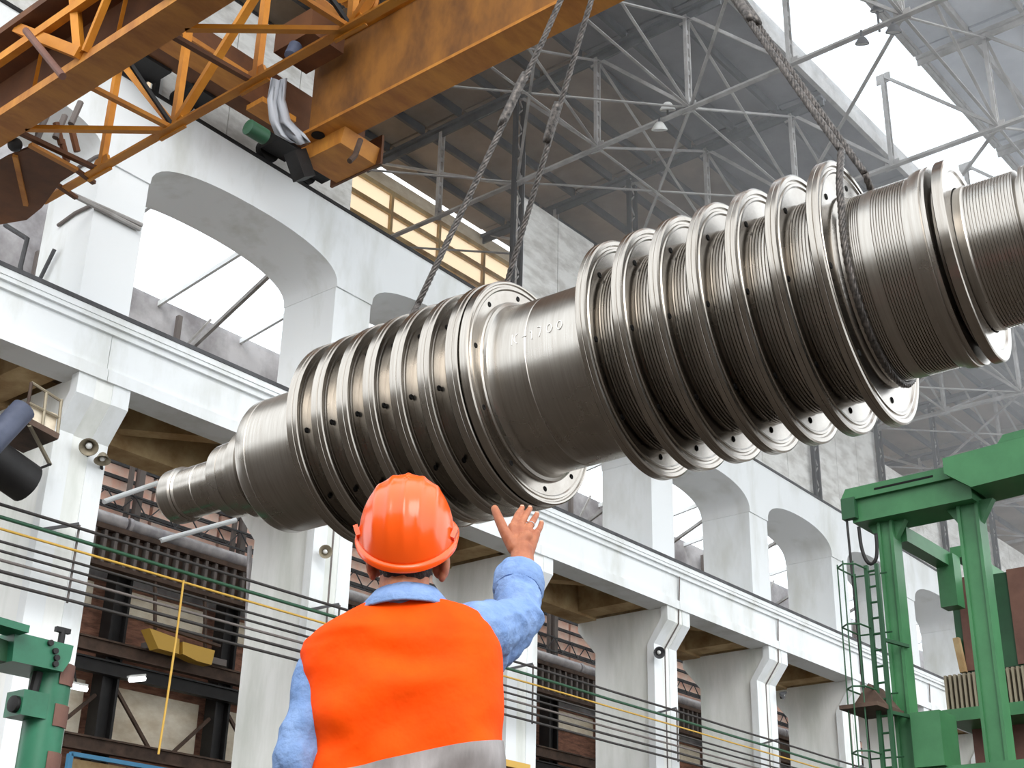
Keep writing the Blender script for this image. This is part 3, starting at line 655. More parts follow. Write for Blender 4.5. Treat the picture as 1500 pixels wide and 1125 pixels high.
# ------------------------------------------------------------------ wire rope slings and hook
HK = V((7.2, 4.92, 9.5))
def rp(s, r, th):
    t = math.radians(th); return RA + AX*s + (V_*math.cos(t) + U_*math.sin(t))*r
def strand_rope(path, R, name, parent, pitch=.24):
    L = 0; ref = None; fr = []
    for i, p in enumerate(path):
        d = (path[min(i+1,len(path)-1)]-path[max(i-1,0)]).normalized()
        if ref is None: ref = d.cross(V((1,0,0)))
        a = (ref - d*ref.dot(d)).normalized(); ref = a
        if i: L += (p-path[i-1]).length
        fr.append((p, a, d.cross(a), L))
    q = MB()
    for k in range(5):
        q.tube([p + (a*math.cos(L/pitch*6.283+k*1.2566)+b_*math.sin(L/pitch*6.283+k*1.2566))*R*.58 for p, a, b_, L in fr], R*.46, 6)
    return q.build(name, M_rope, parent, smooth='all')
def sling(name, label, s, r0, rim, thF, thR):
    t = thing(name, label, 'sling', tuple(rp(s, rim, thF)), 'wire rope slings')
    F = rp(s, rim+.035, thF); B = rp(s, rim+.035, -thR)
    strand_rope(smooth_path([HK + V((-.05,.0,-.05)), HK.lerp(F,.45) + V((0,0,-.05)), F], .045), .025, 'front_leg', t)
    strand_rope(smooth_path([HK + V((.05,.0,-.05)), B], .045), .025, 'rear_leg', t)
    wrap = [F, rp(s, (rim+r0)/2, thF+22)] + [rp(s, r0+.03, a) for a in range(70, 291, 10)] + [rp(s, (rim+r0)/2, -thR-22), B]
    strand_rope(smooth_path(wrap, .045), .025, 'wrap', t)
    for P in (F, B):
        pts = [P.lerp(HK, u) for u in (.36,.375,.46,.475)] if P is F else [P.lerp(HK, u) for u in (.40,.41,.47,.48)]
        q = MB(); q.tube(pts, [.03,.037,.037,.03], 10); q.build('splice_sleeve', M_rope, t, smooth='all')
    return t
sling('wire_rope_sling', 'wire rope sling passing between discs of the far disc group', -3.215, .68, .83, 32, 32)
sling('wire_rope_sling', 'wire rope sling looped round the shaft beside the nearest large disc', .065, .60, .875, 26, 4)
hk = thing('crane_hook', 'steel crane hook block above the picture holding both slings', 'hook', (7.2, 4.92, 9.45))
q = MB(); q.tube([HK + V((.0, .22*math.cos(a), .1+.22*math.sin(a))) for a in [math.radians(x) for x in range(-200, 61, 20)]] + [HK+V((0,0,.6))], [.03]+[.07]*13+[.06], 12); q.build('hook', M_black, hk, smooth='all')
q = MB(); q.box(7.0, 7.4, 4.6, 5.25, 10.05, 10.9); q.build('pulley_block', M_yel, hk)
q = MB()
for dx, dy in ((-.1,-.25),(-.1,.25),(.1,-.25),(.1,.25)): q.tube([(7.2+dx,4.92+dy,10.9),(7.2+dx,4.92+dy,18.6)], .02, 6)
q.build('hoist_cable', M_rope, hk)

# ================================================================== CABLES, BRACKETS, LAMPS ON THE WALL
CZ = [(8.03,M_cable,.028,'topmost dark cable of the bundle strung along the columns'),(7.82,M_cgreen,.034,'green pipe strung along the columns'),(7.63,M_cyel,.022,'yellow pipe strung along the columns'),
      (7.43,M_cable,.024,'dark cable just under the yellow pipe along the columns'),(7.28,M_cable,.024,'second dark cable below the yellow pipe'),(7.13,M_cgrey,.026,'grey cable in the middle of the lower bundle'),(6.96,M_cable,.03,'thick dark cable second from the bottom of the bundle'),(6.78,M_cable,.028,'lowest dark cable of the bundle along the columns')]
for z, mm, r, lab in CZ:
    q = MB(); pts = []
    for i, x in enumerate([0]+XR+[80]):
        pts.append(V((x-.5, 20.1, z)))
        if i < len(XR)+1:
            nx = ([0]+XR+[80])[i+1]; pts.append(V(((x+nx)/2-.5, 20.1, z-.05-.02*random.random())))
    q.tube(smooth_path(pts, 1.2), r, 6); tag(q.build('cable', mm, smooth='all'), lab, 'cable')
for i, x in enumerate(XR[:9]):
    b = thing('cable_bracket', 'cable bracket on the ' + ['column left of the picture','column with two cup lamps','column behind the helmet','column behind the raised hand','column with a cup lamp right of the hand','second column right of the hand','column beside the ladder','column behind the green gantry','far column beyond the green gantry'][i], 'bracket', (x-.5, 20.3, 6.7))
    q = MB(); q.box(x-.515, x-.485, 20.14, 20.17, 6.72, 8.08); q.build('hanger', M_cgrey, b)
    q = MB(); q.bar((x-.5,20.17,8.10),(x-1.06,20.5,7.9),.05,.05); q.build('arm', M_trussd, b)
def cup_lamp(px, py, Y, size, dirv, label, mt):
    t = thing('cup_lamp', label, 'lamp', tuple(onY(px,py,Y)))
    c = onY(px,py,Y); d = V(dirv).normalized()
    q = MB(); q.lathe([(-size*1.1,size*.25),(-size*.9,size*.45),(-size*.2,size*.8),(0,size),(.0,size*.93),(-size*.2,size*.7),(-size*.8,size*.3),(-size*.8,1e-4)], c, d, 20); q.build('shade', mt, t, smooth=40)
    q = MB(); q.ball(c - d*size*.35, size*.35, 10, 8); q.build('bulb', M_lampw, t, smooth='all')
    q = MB(); q.tube([c - d*size*1.0, c + V((.1,.2,.05)), c + V((.25, max(0,20.47-Y), .0))], .03, 8); q.build('arm', M_black, t)
    return t
cup_lamp(130, 655, 20.1, .17, (-.4,-.6,-.7), 'larger upper cup lamp of the pair on the left column', M_lamp)
cup_lamp(150, 675, 20.1, .15, (-.1,-.3,-1), 'smaller lower cup lamp of the pair on the left column', M_lamp)
cup_lamp(477, 808, 20.15, .14, (-.5,-.8,-.2), 'cup lamp on the column just left of the helmet', M_lamp)
cup_lamp(966, 956, 20.2, .16, (-.6,-.7,-.3), 'dark cup lamp on the column right of the hand', M_trussd)
cup_lamp(1150, 1019, 20.2, .15, (.4,-.8,-.4), 'dark cup lamp on a long arm on the column second right of the hand', M_trussd)
def flood(px, py, X, size, mt, label):
    c = onX(px, py, X); t = thing('roof_floodlight', label, 'lamp', tuple(c))
    q = MB(); q.lathe([(-size*.9,size*.3),(-size*.7,size*.55),(0,size),(.03,size),(.03,size*.9),(0,size*.85)], c, (.35,.25,-.9), 18); q.build('housing', mt, t, smooth=40)
    q = MB(); q.lathe([(.02,1e-4),(.02,size*.86)], c, (.35,.25,-.9), 18); q.build('lens', M_lampw, t)
    q = MB(); q.tube([c + V((0,0,.05)), (c.x, c.y, 21.4)], .03, 6); q.build('stem', M_trussd, t); return t
flood(978, 160, 24.6, .2, M_lampw, 'upper white floodlight of the pair on the roof truss')
flood(966, 189, 24.6, .2, M_lampw, 'lower white floodlight of the pair on the roof truss')
flood(1285, 15, 24.9, .16, M_trussd, 'topmost grey lamp of three silhouetted against the skylight')
flood(1309, 46, 24.7, .18, M_trussd, 'grey lamp silhouetted at the right edge of the skylight')
flood(1263, 63, 24.6, .16, M_trussd, 'lowest grey lamp of three silhouetted against the skylight')

# small platform and pipes on the far left
wp = thing('work_platform', 'small rusty railed platform fixed at the left column corbel', 'platform', tuple(onY(75,620,19.4)))
c0 = [onY(x, y, 19.4) for x, y in ((38,615),(85,640))]
dv = V((0,1.0,0))
q = MB(); q.add([c0[0],c0[1],c0[1]+dv,c0[0]+dv], [(0,1,2,3)]); q.add([c0[0]-V((0,0,.05)),c0[1]-V((0,0,.05)),c0[1]+dv-V((0,0,.05)),c0[0]+dv-V((0,0,.05))], [(3,2,1,0)]); q.build('deck', M_rust, wp)
q = MB(); q.bar(c0[0],c0[1],.06,.1); q.build('deck_edge', M_rust, wp)
for k, (a, b_) in enumerate((((38,612),(46,560)),((62,626),(68,575)),((84,638),(90,585)))):
    q = MB(); q.tube([onY(*a,19.4), onY(*b_,19.4)], .028, 6); q.build('rail_post', M_lamp if k else M_rust, wp)
q = MB(); q.tube([onY(46,560,19.4), onY(90,588,19.4)], .025, 6); q.build('top_rail', M_lamp, wp)
q = MB(); q.tube([onY(42,590,19.4), onY(86,612,19.4)], .025, 6); q.build('mid_rail', M_lamp, wp)
q = MB(); q.box(c0[0].x+.05, c0[1].x-.05, 19.45, 19.5, c0[1].z+.05, c0[1].z+.4); q.build('kick_board', M_cream, wp)
q = MB(); q.tube([onY(43,622,19.4), onY(73,680,20.3)], .04, 6); q.build('stay', M_lamp, wp)
q = MB(); q.tube([onY(-30,668,18.8), onY(34,600,18.8)], .2, 16); tag(q.build('blue_pipe', M_blue, smooth=True), 'navy blue slanting pipe end at the left edge under the beam', 'pipe')
q = MB(); q.lathe([(0,.25),(.05,.34),(1.0,.34),(1.05,.25)], onY(-30,660,19.75), (1,.1,-.25), 22); tag(q.build('dark_tank', M_black, smooth=40), 'black tank behind the blue pipe at the left edge', 'tank')
q = MB(); q.tube([onY(-20,700,20.2), onY(35,695,20.2), onY(74,680,20.2)], .025, 6); tag(q.build('guy_cable', M_black), 'thin cable sagging from the tank to the left column', 'cable')

# ================================================================== GREEN GANTRY MACHINE (right)
gm = thing('green_gantry_machine', 'tall green gantry machine with brown panels and caged ladder at the right', 'machine', (20.5, 8, 0))
GX = 20.0
def gx(px, py, X=GX): return onX(px, py, X)
a = gx(1237,715); bq = gx(1500,645)
zt1 = a.z; yL = a.y
q = MB(); q.box(GX, GX+.75, 7.55, yL-.1, 8.05, 8.42); q.build('cross_beam', M_green, gm)
q = MB(); q.prism([(yL+.05,8.45),(yL-.05,8.62),(7.7,8.62),(7.7,8.42),(yL,8.42)], 'X', GX-.08, GX+.8); q.build('beam_cap', M_green, gm)
q = MB(); q.box(GX-.09, GX-.07, 8.1, 9.1, 8.50, 8.53); q.build('slot', M_hole, gm)
q = MB(); q.prism([(7.85,8.70),(5.4,8.80),(5.4,8.22),(7.45,8.14),(7.85,8.45)], 'X', GX-.25, GX+.6); q.build('front_beam', M_green, gm)
q = MB(); q.prism([(7.0,8.78),(5.4,8.84),(5.4,8.95),(6.9,8.9)], 'X', GX-.15, GX+.5); q.build('beam_top', M_green, gm)
q = MB(); q.box(GX-.12, GX+.0, 9.45, yL+.03, 8.1, 8.45); q.build('corner_block', M_greend, gm)
for (pt, pb, w) in (((1300,758),(1335,1125),.26), ((1418,735),(1470,1125),.34)):
    A_ = gx(*pt, GX+.35); B_ = gx(*pb, GX+.35); y = (A_.y+B_.y)/2
    q = MB(); q.prism([(GX+.2,y-w/2),(GX+.2,y-w/2+.05),(GX+.24,y-w/2+.05),(GX+.24,y+w/2-.05),(GX+.2,y+w/2-.05),(GX+.2,y+w/2),(GX+.5,y+w/2),(GX+.5,y-w/2)], 'Z', 0, 8.06); q.build('post', M_green, gm)
    q = MB(); q.prism([(y-w/2-.22,8.1),(y+w/2+.22,8.1),(y+w/2,7.75),(y-w/2,7.75)], 'X', GX+.28, GX+.42); q.build('gusset', M_green, gm)
yb = 9.0
q = MB(); q.box(GX+.5, 22.3, yb-.12, yb+.12, 7.75, 8.0); q.build('side_beam', M_green, gm)
q = MB(); q.box(22.1, 22.4, yb-.2, yb+.1, 7.05, 7.95); q.build('hanger_block', M_green, gm)
q = MB(); q.box(22.4, 26.5, yb-.25, yb-.05, 7.95, 8.15); q.build('rear_beam', M_green, gm)
BX = 22.8
yb0 = onX(1391,850,BX).y; zb0 = onX(1391,848,BX).z; zb1 = onX(1391,988,BX).z
q = MB(); q.box(BX, BX+2.6, 5.0, yb0, zb1, zb0-.05); q.build('body', M_greend, gm)
for (pa, pb) in ((1408,1436),(1483,1530)):
    ya, yb_ = onX(pa,900,BX).y, onX(pb,900,BX).y
    q = MB(); q.box(BX-.03, BX, yb_, ya, zb1+.01, zb0-.02); q.build('brown_panel', M_mbrown, gm)
q = MB(); q.bar(onX(1401,935,BX-.1), onX(1412,985,BX-.1), .1, .1); q.build('latch', M_ochre, gm)
z2 = onX(1391,1043,BX-.3).z; zc1 = onX(1391,990,BX-.3).z; ys = onX(1388,1010,BX-.3).y
q = MB(); q.box(BX-.22, BX-.18, 5.0, ys, z2, zc1); q.build('chain_backing', M_rust, gm)
sm = MB(); sm.box(BX-.36, BX-.22, -.02, .02, z2, zc1); sl = sm.mesh('chain_slat', M_lamp)
y = ys
while y > 5.6: link('chain_slat', sl, gm, Matrix.Translation((0, y, 0))); y -= .082
q = MB(); q.box(BX-.5, BX+2.6, 5.0, ys+.05, z2-.2, z2); q.build('table', M_green, gm)
q = MB(); q.box(BX+.3, BX+2.6, 5.0, ys-.1, 0, z2-.2); q.build('base', M_mbrown, gm)
ya, za = onX(1337,1050,GX+.1).y, onX(1337,1046,GX+.1).z; yb_, zz = onX(1388,1120,GX+.1).y, onX(1388,1122,GX+.1).z
q = MB(); q.box(GX, GX+.6, yb_, ya, zz, za); q.build('control_box', M_green, gm)
q = MB(); q.box(GX+.1, GX+.5, 5.0, ya, zz-.15, zz); q.build('lower_rail', M_green, gm)
# ladder and cage
lx = 19.7
lp = [(onX(1271,838,lx), onX(1292,1120,lx)), (onX(1287,845,lx), onX(1309,1120,lx))]
ys_ = [(a.y+b_.y)/2 for a, b_ in lp]
for yy in ys_:
    q = MB(); q.box(lx-.03, lx+.03, yy-.03, yy+.03, 3.0, 7.2); q.build('ladder_rail', M_greend, gm)
for k in range(17):
    q = MB(); z = 3.1+k*.25; q.tube([(lx, ys_[0], z), (lx, ys_[1], z)], .018, 6); q.build('rung', M_greend, gm)
yc0 = onX(1240,840,lx).y
for z in (7.15, 6.2, 5.25, 4.3):
    q = MB(); q.tube([(lx, ys_[0], z), (lx-.35, ys_[0]+.02, z), (lx-.45, (ys_[0]+yc0)/2, z), (lx-.3, yc0, z), (lx+.3, yc0, z), (lx+.35, ys_[1], z)], .014, 6); q.build('cage_hoop', M_greend, gm)
for dx, yy in ((-.35, ys_[0]+.05), (-.45, (ys_[0]+yc0)/2), (-.3, yc0), (.3, yc0)):
    q = MB(); q.tube([(lx+dx, yy, 3.2), (lx+dx, yy, 7.2)], .012, 6); q.build('cage_bar', M_greend, gm)
for z in (6.0, 4.9):
    q = MB(); q.bar((lx, ys_[1], z), (GX+.3, 8.95, z), .05, .05); q.build('ladder_tie', M_greend, gm)
q = MB(); q.tube([(GX-.05, yL-.02, 8.1), (GX-.05, yL-.04, 6.9), (GX-.05, yL-.1, 3.0)], .02, 6); q.build('hanging_cable', M_black, gm)
cc = [onX(x, y, GX-.1) for x, y in ((1258,772),(1261,800),(1268,822),(1276,830),(1284,822),(1285,800),(1283,782))]
q = MB(); q.tube(smooth_path(cc, .06), .03, 8); q.build('hose_loop', M_black, gm, smooth='all')
zl = onX(1265,1038,lx).z
q = MB(); q.box(lx-.4, lx+.5, ys_[1], yc0+.1, zl-.06, zl); q.build('landing', M_rust, gm)
q = MB(); q.prism([(ys_[1],zl),(yc0+.05,zl),((ys_[1]+yc0)/2,zl+.35)], 'X', lx-.1, lx+.4); q.build('cable_heap', M_rust, gm)
yh = thing('yellow_hood', 'yellow rimmed machine hood low behind the worker, right of the vest', 'machine', tuple(onY(760,1118,17)))
a = onY(715,1106,17.0); b_ = onY(777,1120,17.0)
q = MB(); q.box(a.x, b_.x, 17.0, 18.2, a.z-.12, a.z); q.build('rim', M_cyel, yh)
q = MB(); q.box(a.x+.08, b_.x-.1, 17.1, 18.1, 0, a.z-.12); q.build('body', M_ochre_dark, yh)
# ================================================================== LEFT GREEN MACHINE ARM
ga = thing('green_pillar_arm', 'green machine arm with cylinder pillar at the lower left corner', 'machine', tuple(onY(50,1000,12)*1.0 - V((0,0,onY(50,1000,12).z))))
GY = 12.0
def gy(px, py, Y=GY): return onY(px, py, Y)
pts = [gy(22,925), gy(108,946), gy(103,968), gy(92,984), gy(18,968)]
q = MB(); q.prism([(v.x, v.z) for v in pts], 'Y', GY, GY+.55); q.build('arm_head', M_teal, ga)
pts = [gy(-40,915), gy(24,938), gy(20,968), gy(-40,952)]
q = MB(); q.prism([(v.x, v.z) for v in pts], 'Y', GY+.1, GY+.5); q.build('arm_beam', M_greend, ga)
q = MB(); q.bar(gy(-40,905), gy(30,925), .3, .07); q.build('arm_cover', M_teal, ga)
for px, py in ((73,942),(80,954),(82,964),(80,973)):
    q = MB(); q.lathe([(0,1e-4),(0,.03),(-.03,.03)], gy(px,py,GY-.005), (0,1,0), 10); q.build('bolt', M_black, ga)
cx = gy(72,1000,GY+.28); cb_ = gy(50,1125,GY+.28); cx.x = (cx.x+cb_.x)/2 + .02
q = MB(); q.lathe([(0,.20),(cx.z+.12,.20)], (cx.x, GY+.28, 0), (0,0,1), 26); q.build('pillar_tube', M_teal, ga, smooth=40)
for py in (985, 1048, 1120):
    z = gy(75, py, GY+.08).z; q = MB()
    vs = []; fs = []
    for k in range(7):
        t = math.radians(-100+k*10); 
        for zz in (z-.09, z+.12): vs.append((cx.x+.206*math.cos(t), GY+.28+.206*math.sin(t), zz))
    for k in range(6): fs.append((2*k, 2*k+2, 2*k+3, 2*k+1))
    q.add(vs, fs); o = q.build('brown_patch', M_mbrown, ga); mo = o.modifiers.new('thickness','SOLIDIFY'); mo.thickness = .01
q = MB(); a = gy(38,1032,GY+.2); q.box(a.x-.1, cx.x-.1, GY+.1, GY+.4, a.z-.12, a.z+.12); q.build('side_lug', M_teal, ga)
q = MB(); a = gy(24,1032,GY+.2); q.lathe([(-.06,.04),(-.05,.08),(.05,.08),(.06,.04)], a, (1,.1,0), 14); q.tube([a, a+V((.15,0,0))], .03, 8); q.build('handwheel', M_black, ga, smooth=40)
a = gy(90,935,GY+.25); q = MB(); q.tube([a+V((0,0,-.08)), a+V((0,0,.08))], .035, 8); q.bar(a+V((-.08,0,.08)), a+V((.08,0,.08)), .05, .05); q.build('lever', M_black, ga)
a = gy(56,985,GY+.2); q = MB(); q.tube([a, a+V((-.03,0,-.3))], .05, 8); q.build('drain_pipe', M_black, ga)

# ================================================================== WORKER
from mathutils import noise as NZ
PB = V((2.381, 2.341, 0))
def L(r, f, z): return PB + _r*r + _h*f + V((0,0,z))
def blob(name, mb, voxel, iters, mt, parent, wr=None):
    me = mb.mesh(name, None); o = bpy.data.objects.new(name, me); COL.objects.link(o)
    rm = o.modifiers.new('r', 'REMESH'); rm.mode = 'VOXEL'; rm.voxel_size = voxel
    s = o.modifiers.new('s', 'SMOOTH'); s.iterations = iters; s.factor = .5
    dg = bpy.context.evaluated_depsgraph_get(); dg.update()
    nm = bpy.data.meshes.new_from_object(o.evaluated_get(dg)); bpy.data.objects.remove(o); bpy.data.meshes.remove(me)
    nm.name = name
    if wr:
        nr = [v.normal.copy() for v in nm.vertices]
        for v, n in zip(nm.vertices, nr): v.co += n*wr(v.co)
    nm.materials.clear(); nm.materials.append(mt); nm.polygons.foreach_set('use_smooth', [True]*len(nm.polygons)); nm.update()
    return link(name, nm, parent)
pe = thing('person', 'worker seen from behind in orange helmet and vest, right hand raised', 'person', tuple(PB))
# ---- body: one continuous surface
TILT = math.radians(30)
hy = lambda y, z: (y*math.cos(TILT) - z*math.sin(TILT), y*math.sin(TILT) + z*math.cos(TILT))
HC = (0.006, -.012, 1.705)
def Hd(x, y, z):
    f, zz = hy(y, z); return L(HC[0]+x, HC[1]+f, HC[2]+zz)
b = MB()
def ell(c, rx, ry, rz, tilt=0.):
    vs = []; n, rows = 20, 14; q0 = len(b.v)
    for i in range(rows+1):
        ph = math.pi*i/rows
        for k in range(n):
            th = 2*math.pi*k/n; x = rx*math.sin(ph)*math.cos(th); y = ry*math.sin(ph)*math.sin(th); z = rz*math.cos(ph)
            y, z = y*math.cos(tilt)-z*math.sin(tilt), y*math.sin(tilt)+z*math.cos(tilt)
            vs.append(c + _r*x + _h*y + V((0,0,z)))
    b.add(vs, [(i*n+k, (i+1)*n+k, (i+1)*n+(k+1)%n, i*n+(k+1)%n) for i in range(rows) for k in range(n)])
cap = lambda p, q, r0, r1: b.capsule(L(*p), L(*q), r0, r1)
ell(Hd(0,0,.01), .077, .098, .105, TILT)                      # skull
ell(Hd(0,.04,-.06), .058, .062, .075, TILT)                   # face and jaw
b.capsule(Hd(0,.09,-.02), Hd(0,.112,-.045), .012, .016)       # nose
b.capsule(Hd(-.025,.085,-.088), Hd(.025,.085,-.088), .011, .011)   # lips
b.capsule(Hd(-.035,.088,.0), Hd(.035,.088,.0), .014, .014)    # brow
ell(Hd(0,.075,-.125), .026, .024, .02, TILT)                  # chin
for s in (-1, 1):
    ell(L(HC[0]+s*.092,.012,1.628), .013, .026, .040, TILT+.2); ell(L(HC[0]+s*.086,.018,1.598), .010, .013, .016, TILT); ell(L(HC[0]+s*.08,.02,1.62), .02, .012, .03, TILT)  # ears
b.capsule(L(0,-.03,1.44), L(.004,-.012,1.63), .066, .060)     # neck
cap((-.13,-.01,1.37), (.17,-.005,1.43), .05, .06)            # shoulders
for (z, w, d) in ((1.34,.15,.10),(1.28,.15,.10),(1.18,.14,.095),(1.06,.14,.095),(.96,.15,.10)): ell(L(.015,-.01,z), w, d, .12)
cap((-.178,-.005,1.35), (-.218,-.05,1.14), .048, .042); cap((-.215,-.05,1.13), (-.225,.03,.89), .038, .028)
cap((.185,.0,1.45), (.292,.245,1.555), .048, .042); cap((.292,.245,1.555), (.294,.385,1.765), .044, .033)
cap((.294,.385,1.765), (.295,.392,1.785), .033, .032)
for s in (-1, 1):
    cap((s*.09+.01,.0,.92), (s*.10+.01,.015,.50), .078, .055); cap((s*.10+.01,.015,.50), (s*.11+.01,-.01,.10), .052, .036)
    cap((s*.11+.01,-.02,.07), (s*.12+.01,.13,.05), .035, .03)
# right hand (palm turned away)
def palm(a, c, r0, r1): cap(a, c, r0, r1)
KN = [(.265,.425,1.868), (.288,.430,1.873), (.311,.427,1.864), (.332,.418,1.846)]
PI_ = [(.280,.462,1.918), (.304,.468,1.920), (.326,.464,1.904), (.344,.452,1.876)]
TP = [(.293,.510,1.956), (.316,.518,1.957), (.336,.511,1.937), (.349,.490,1.903)]
W0 = [(.276,.392,1.785), (.289,.394,1.786), (.301,.393,1.785), (.312,.390,1.782)]
for i in range(4):
    cap(W0[i], KN[i], .0165, .0128)
    cap(KN[i], PI_[i], .0104, .0096 - (.001 if i == 3 else 0)); cap(PI_[i], TP[i], .0096 - (.001 if i == 3 else 0), .0080)
cap((.284,.392,1.80), (.305,.40,1.83), .022, .020)
cap((.272,.39,1.795), (.244,.395,1.842), .021, .0155); cap((.244,.395,1.842), (.226,.403,1.884), .0155, .0138); cap((.226,.403,1.884), (.214,.412,1.916), .0138, .0112)
# left hand, hanging
for i in range(4):
    r0 = -.225 + (i-1.5)*.0; f0 = .05 - i*.018
    cap((-.225,.03,.875), (-.226,f0+.01,.795), .02, .013); cap((-.226,f0+.01,.795), (-.218,f0+.015,.755), .011, .010); cap((-.218,f0+.015,.755), (-.205,f0+.012,.725), .010, .008)
cap((-.222,.045,.86), (-.212,.075,.80), .016, .012); cap((-.212,.075,.80), (-.204,.08,.76), .012, .009)
body = blob('body', b, .003, 3, M_skin, pe)
# finger nails
for i, (a, c) in enumerate(zip(PI_, TP)):
    q = MB(); d = (L(*c)-L(*a)).normalized(); n = (-_h*.75 + V((0,0,.65))); n = (n - d*n.dot(d)).normalized()
    q.lathe([(0,1e-4),(.0,.0052),(-.002,.0058)], L(*c) - d*.003 + n*.0082, n, 10); q.build('finger_nail', M_nail, body)
q = MB(); b_ = L(.272,.43,1.882); 
# ring on the third finger
d = (L(*PI_[2])-L(*KN[2])).normalized(); c = L(*KN[2]).lerp(L(*PI_[2]), .45)
q = MB(); q.lathe([(-.0018,.0098),(-.0018,.0110),(.0018,.0110),(.0018,.0098)], c, d, 18, True); q.build('finger_ring', M_duct, body, smooth=40)
# ---- hair at the nape
b = MB(); ell(Hd(0,-.018,.0), .080, .092, .10, TILT); ell(Hd(0,-.045,-.05), .068, .054, .062, TILT); ell(L(.004,-.055,1.592), .056, .03, .045); ell(L(.004,-.03,1.60), .066, .045, .05)
for s in (-1, 1): ell(Hd(s*.066,-.01,-.02), .016, .04, .05, TILT)
blob('hair', b, .005, 3, M_hair, pe, lambda c: .0015*NZ.noise(c*90))
# ---- helmet
HT = math.radians(41); HO = (.000, .004, 1.690)
def Hm(x, y, z):
    f = y*math.cos(HT) - z*math.sin(HT); zz = y*math.sin(HT) + z*math.cos(HT); return L(HO[0]+x, HO[1]+f, HO[2]+zz)
hat = link('hard_hat', None, pe, Matrix.Identity(4)); hat['label'] = 'glossy orange hard hat with moulded ridges'
vs, fs = [], []; N, RW = 96, 26
for i in range(RW+1):
    ph = (math.pi/2)*i/RW
    for k in range(N):
        th = 2*math.pi*k/N; sx, sy = math.cos(th), math.sin(th)
        x = .119*sx*math.sin(ph)**.92; y = .150*sy*math.sin(ph)**.92; z = .158*math.cos(ph)**.95 if i < RW else 0
        u = x/.119
        rid = sum(math.exp(-((u-c)/.06)**2) for c in (-.62,-.32,0,.32,.62))*min(1, math.sin(ph)*2.2+.25)*max(0, min(1, (z-.03)/.05))
        kx = 1 + .010*rid
        z2 = z*kx - (.012*max(0, -sy)**2)*(1-z/.158)          # back edge reaches lower
        vs.append(Hm(x*(1+.024*rid), y*(1+.024*rid), z2 + .0022*rid))
for i in range(RW):
    for k in range(N): fs.append((i*N+k, (i+1)*N+k, (i+1)*N+(k+1)%N, i*N+(k+1)%N))
q = MB(); q.add(vs, fs); sh = link('shell', q.mesh('shell', M_hat, 'all'), hat); mo = sh.modifiers.new('thickness','SOLIDIFY'); mo.thickness = .004; mo.offset = -1
q = MB(); pts = []
for k in range(73):
    th = 2*math.pi*k/72; pts.append(Hm(.122*math.cos(th), .153*math.sin(th) + .02*max(0,math.sin(th)), -.002-.012*max(0,-math.sin(th))**2))
vs, fs = [], []
for k in range(73):
    th = 2*math.pi*k/72; o = V((math.cos(th), math.sin(th), 0)); zz = -.002-.012*max(0,-math.sin(th))**2
    pk = .045*max(0, math.sin(th))**1.5
    for dr, dz in ((-.004,.008),(.006+pk,.006-pk*.2),(.010+pk,.0-pk*.2),(.008+pk,-.012-pk*.2),(-.002,-.012)):
        vs.append(Hm((.119+dr)*o.x, (.150+dr)*o.y, zz+dz))
for k in range(72):
    for j in range(5): fs.append((k*5+j, k*5+(j+1)%5, (k+1)*5+(j+1)%5, (k+1)*5+j))
q = MB(); q.add(vs, fs); link('brim', q.mesh('brim', M_hat, 50), hat)
for s in (-1, 1):
    q = MB(); c = Hm(s*.121, -.03, .025); q.bar(c - _r*s*.006 + V((0,0,-.012)), c + _r*s*.004 + V((0,0,.014)), .03, .012); q.build('slot_lug', M_hat, hat)
# ---- shirt
b = MB()
cap((-.135,-.01,1.375), (.17,-.005,1.435), .06, .072)
for (z, w, d) in ((1.36,.16,.108),(1.28,.17,.11),(1.18,.165,.108),(1.06,.165,.108),(.96,.17,.11),(.90,.17,.11)): ell(L(.015,-.01,z), w, d, .12)
cap((-.180,-.005,1.355), (-.220,-.05,1.14), .062, .056); cap((-.218,-.05,1.14), (-.226,.02,.90), .058, .046)
cap((.175,.0,1.445), (.290,.235,1.550), .080, .060); cap((.290,.235,1.550), (.280,.325,1.655), .062, .062)
cap((.20,.10,1.42), (.278,.23,1.51), .06, .05)
ell(L(.0,-.03,1.49), .085, .075, .05)
def shirt_wr(c):
    p = c - PB; r_ = p.dot(_r); f_ = p.dot(_h)
    n = .008*NZ.noise(V((r_*9, f_*9, p.z*16))) + .003*NZ.noise(V((r_*30+3, f_*18, p.z*26)))
    if r_ > .2 and f_ > .05:
        t = (p.z-1.45)*1.0 + f_*.9; n += .012*(.55-abs(math.sin(t*30 + r_*9 + 4*NZ.noise(p*8))))*(.7+.5*NZ.noise(p*7))
    if r_ < -.17: n += .010*(.5-abs(math.sin(p.z*22 + r_*20 + 4*NZ.noise(p*7))))*(.5+NZ.noise(p*6+V((4,4,4))))
    return n
shirt = blob('shirt', b, .005, 4, M_shirt, pe, shirt_wr)
# rolled cuff
cuf = V((0,0,0)); c0, c1 = L(.283,.318,1.645), L(.287,.352,1.690); d = (c1-c0).normalized()
q = MB(); q.lathe([(-.03,.064),(-.02,.070),(.03,.070),(.044,.067),(.046,.060),(.03,.057),(-.01,.055),(-.03,.058)], c0.lerp(c1,.55), d, 40, True)
cm = q.mesh('rolled_cuff', M_shirt, 50)
for v in cm.vertices: v.co += (v.co-c0).normalized()*.004*NZ.noise(v.co*40)
link('rolled_cuff', cm, shirt)
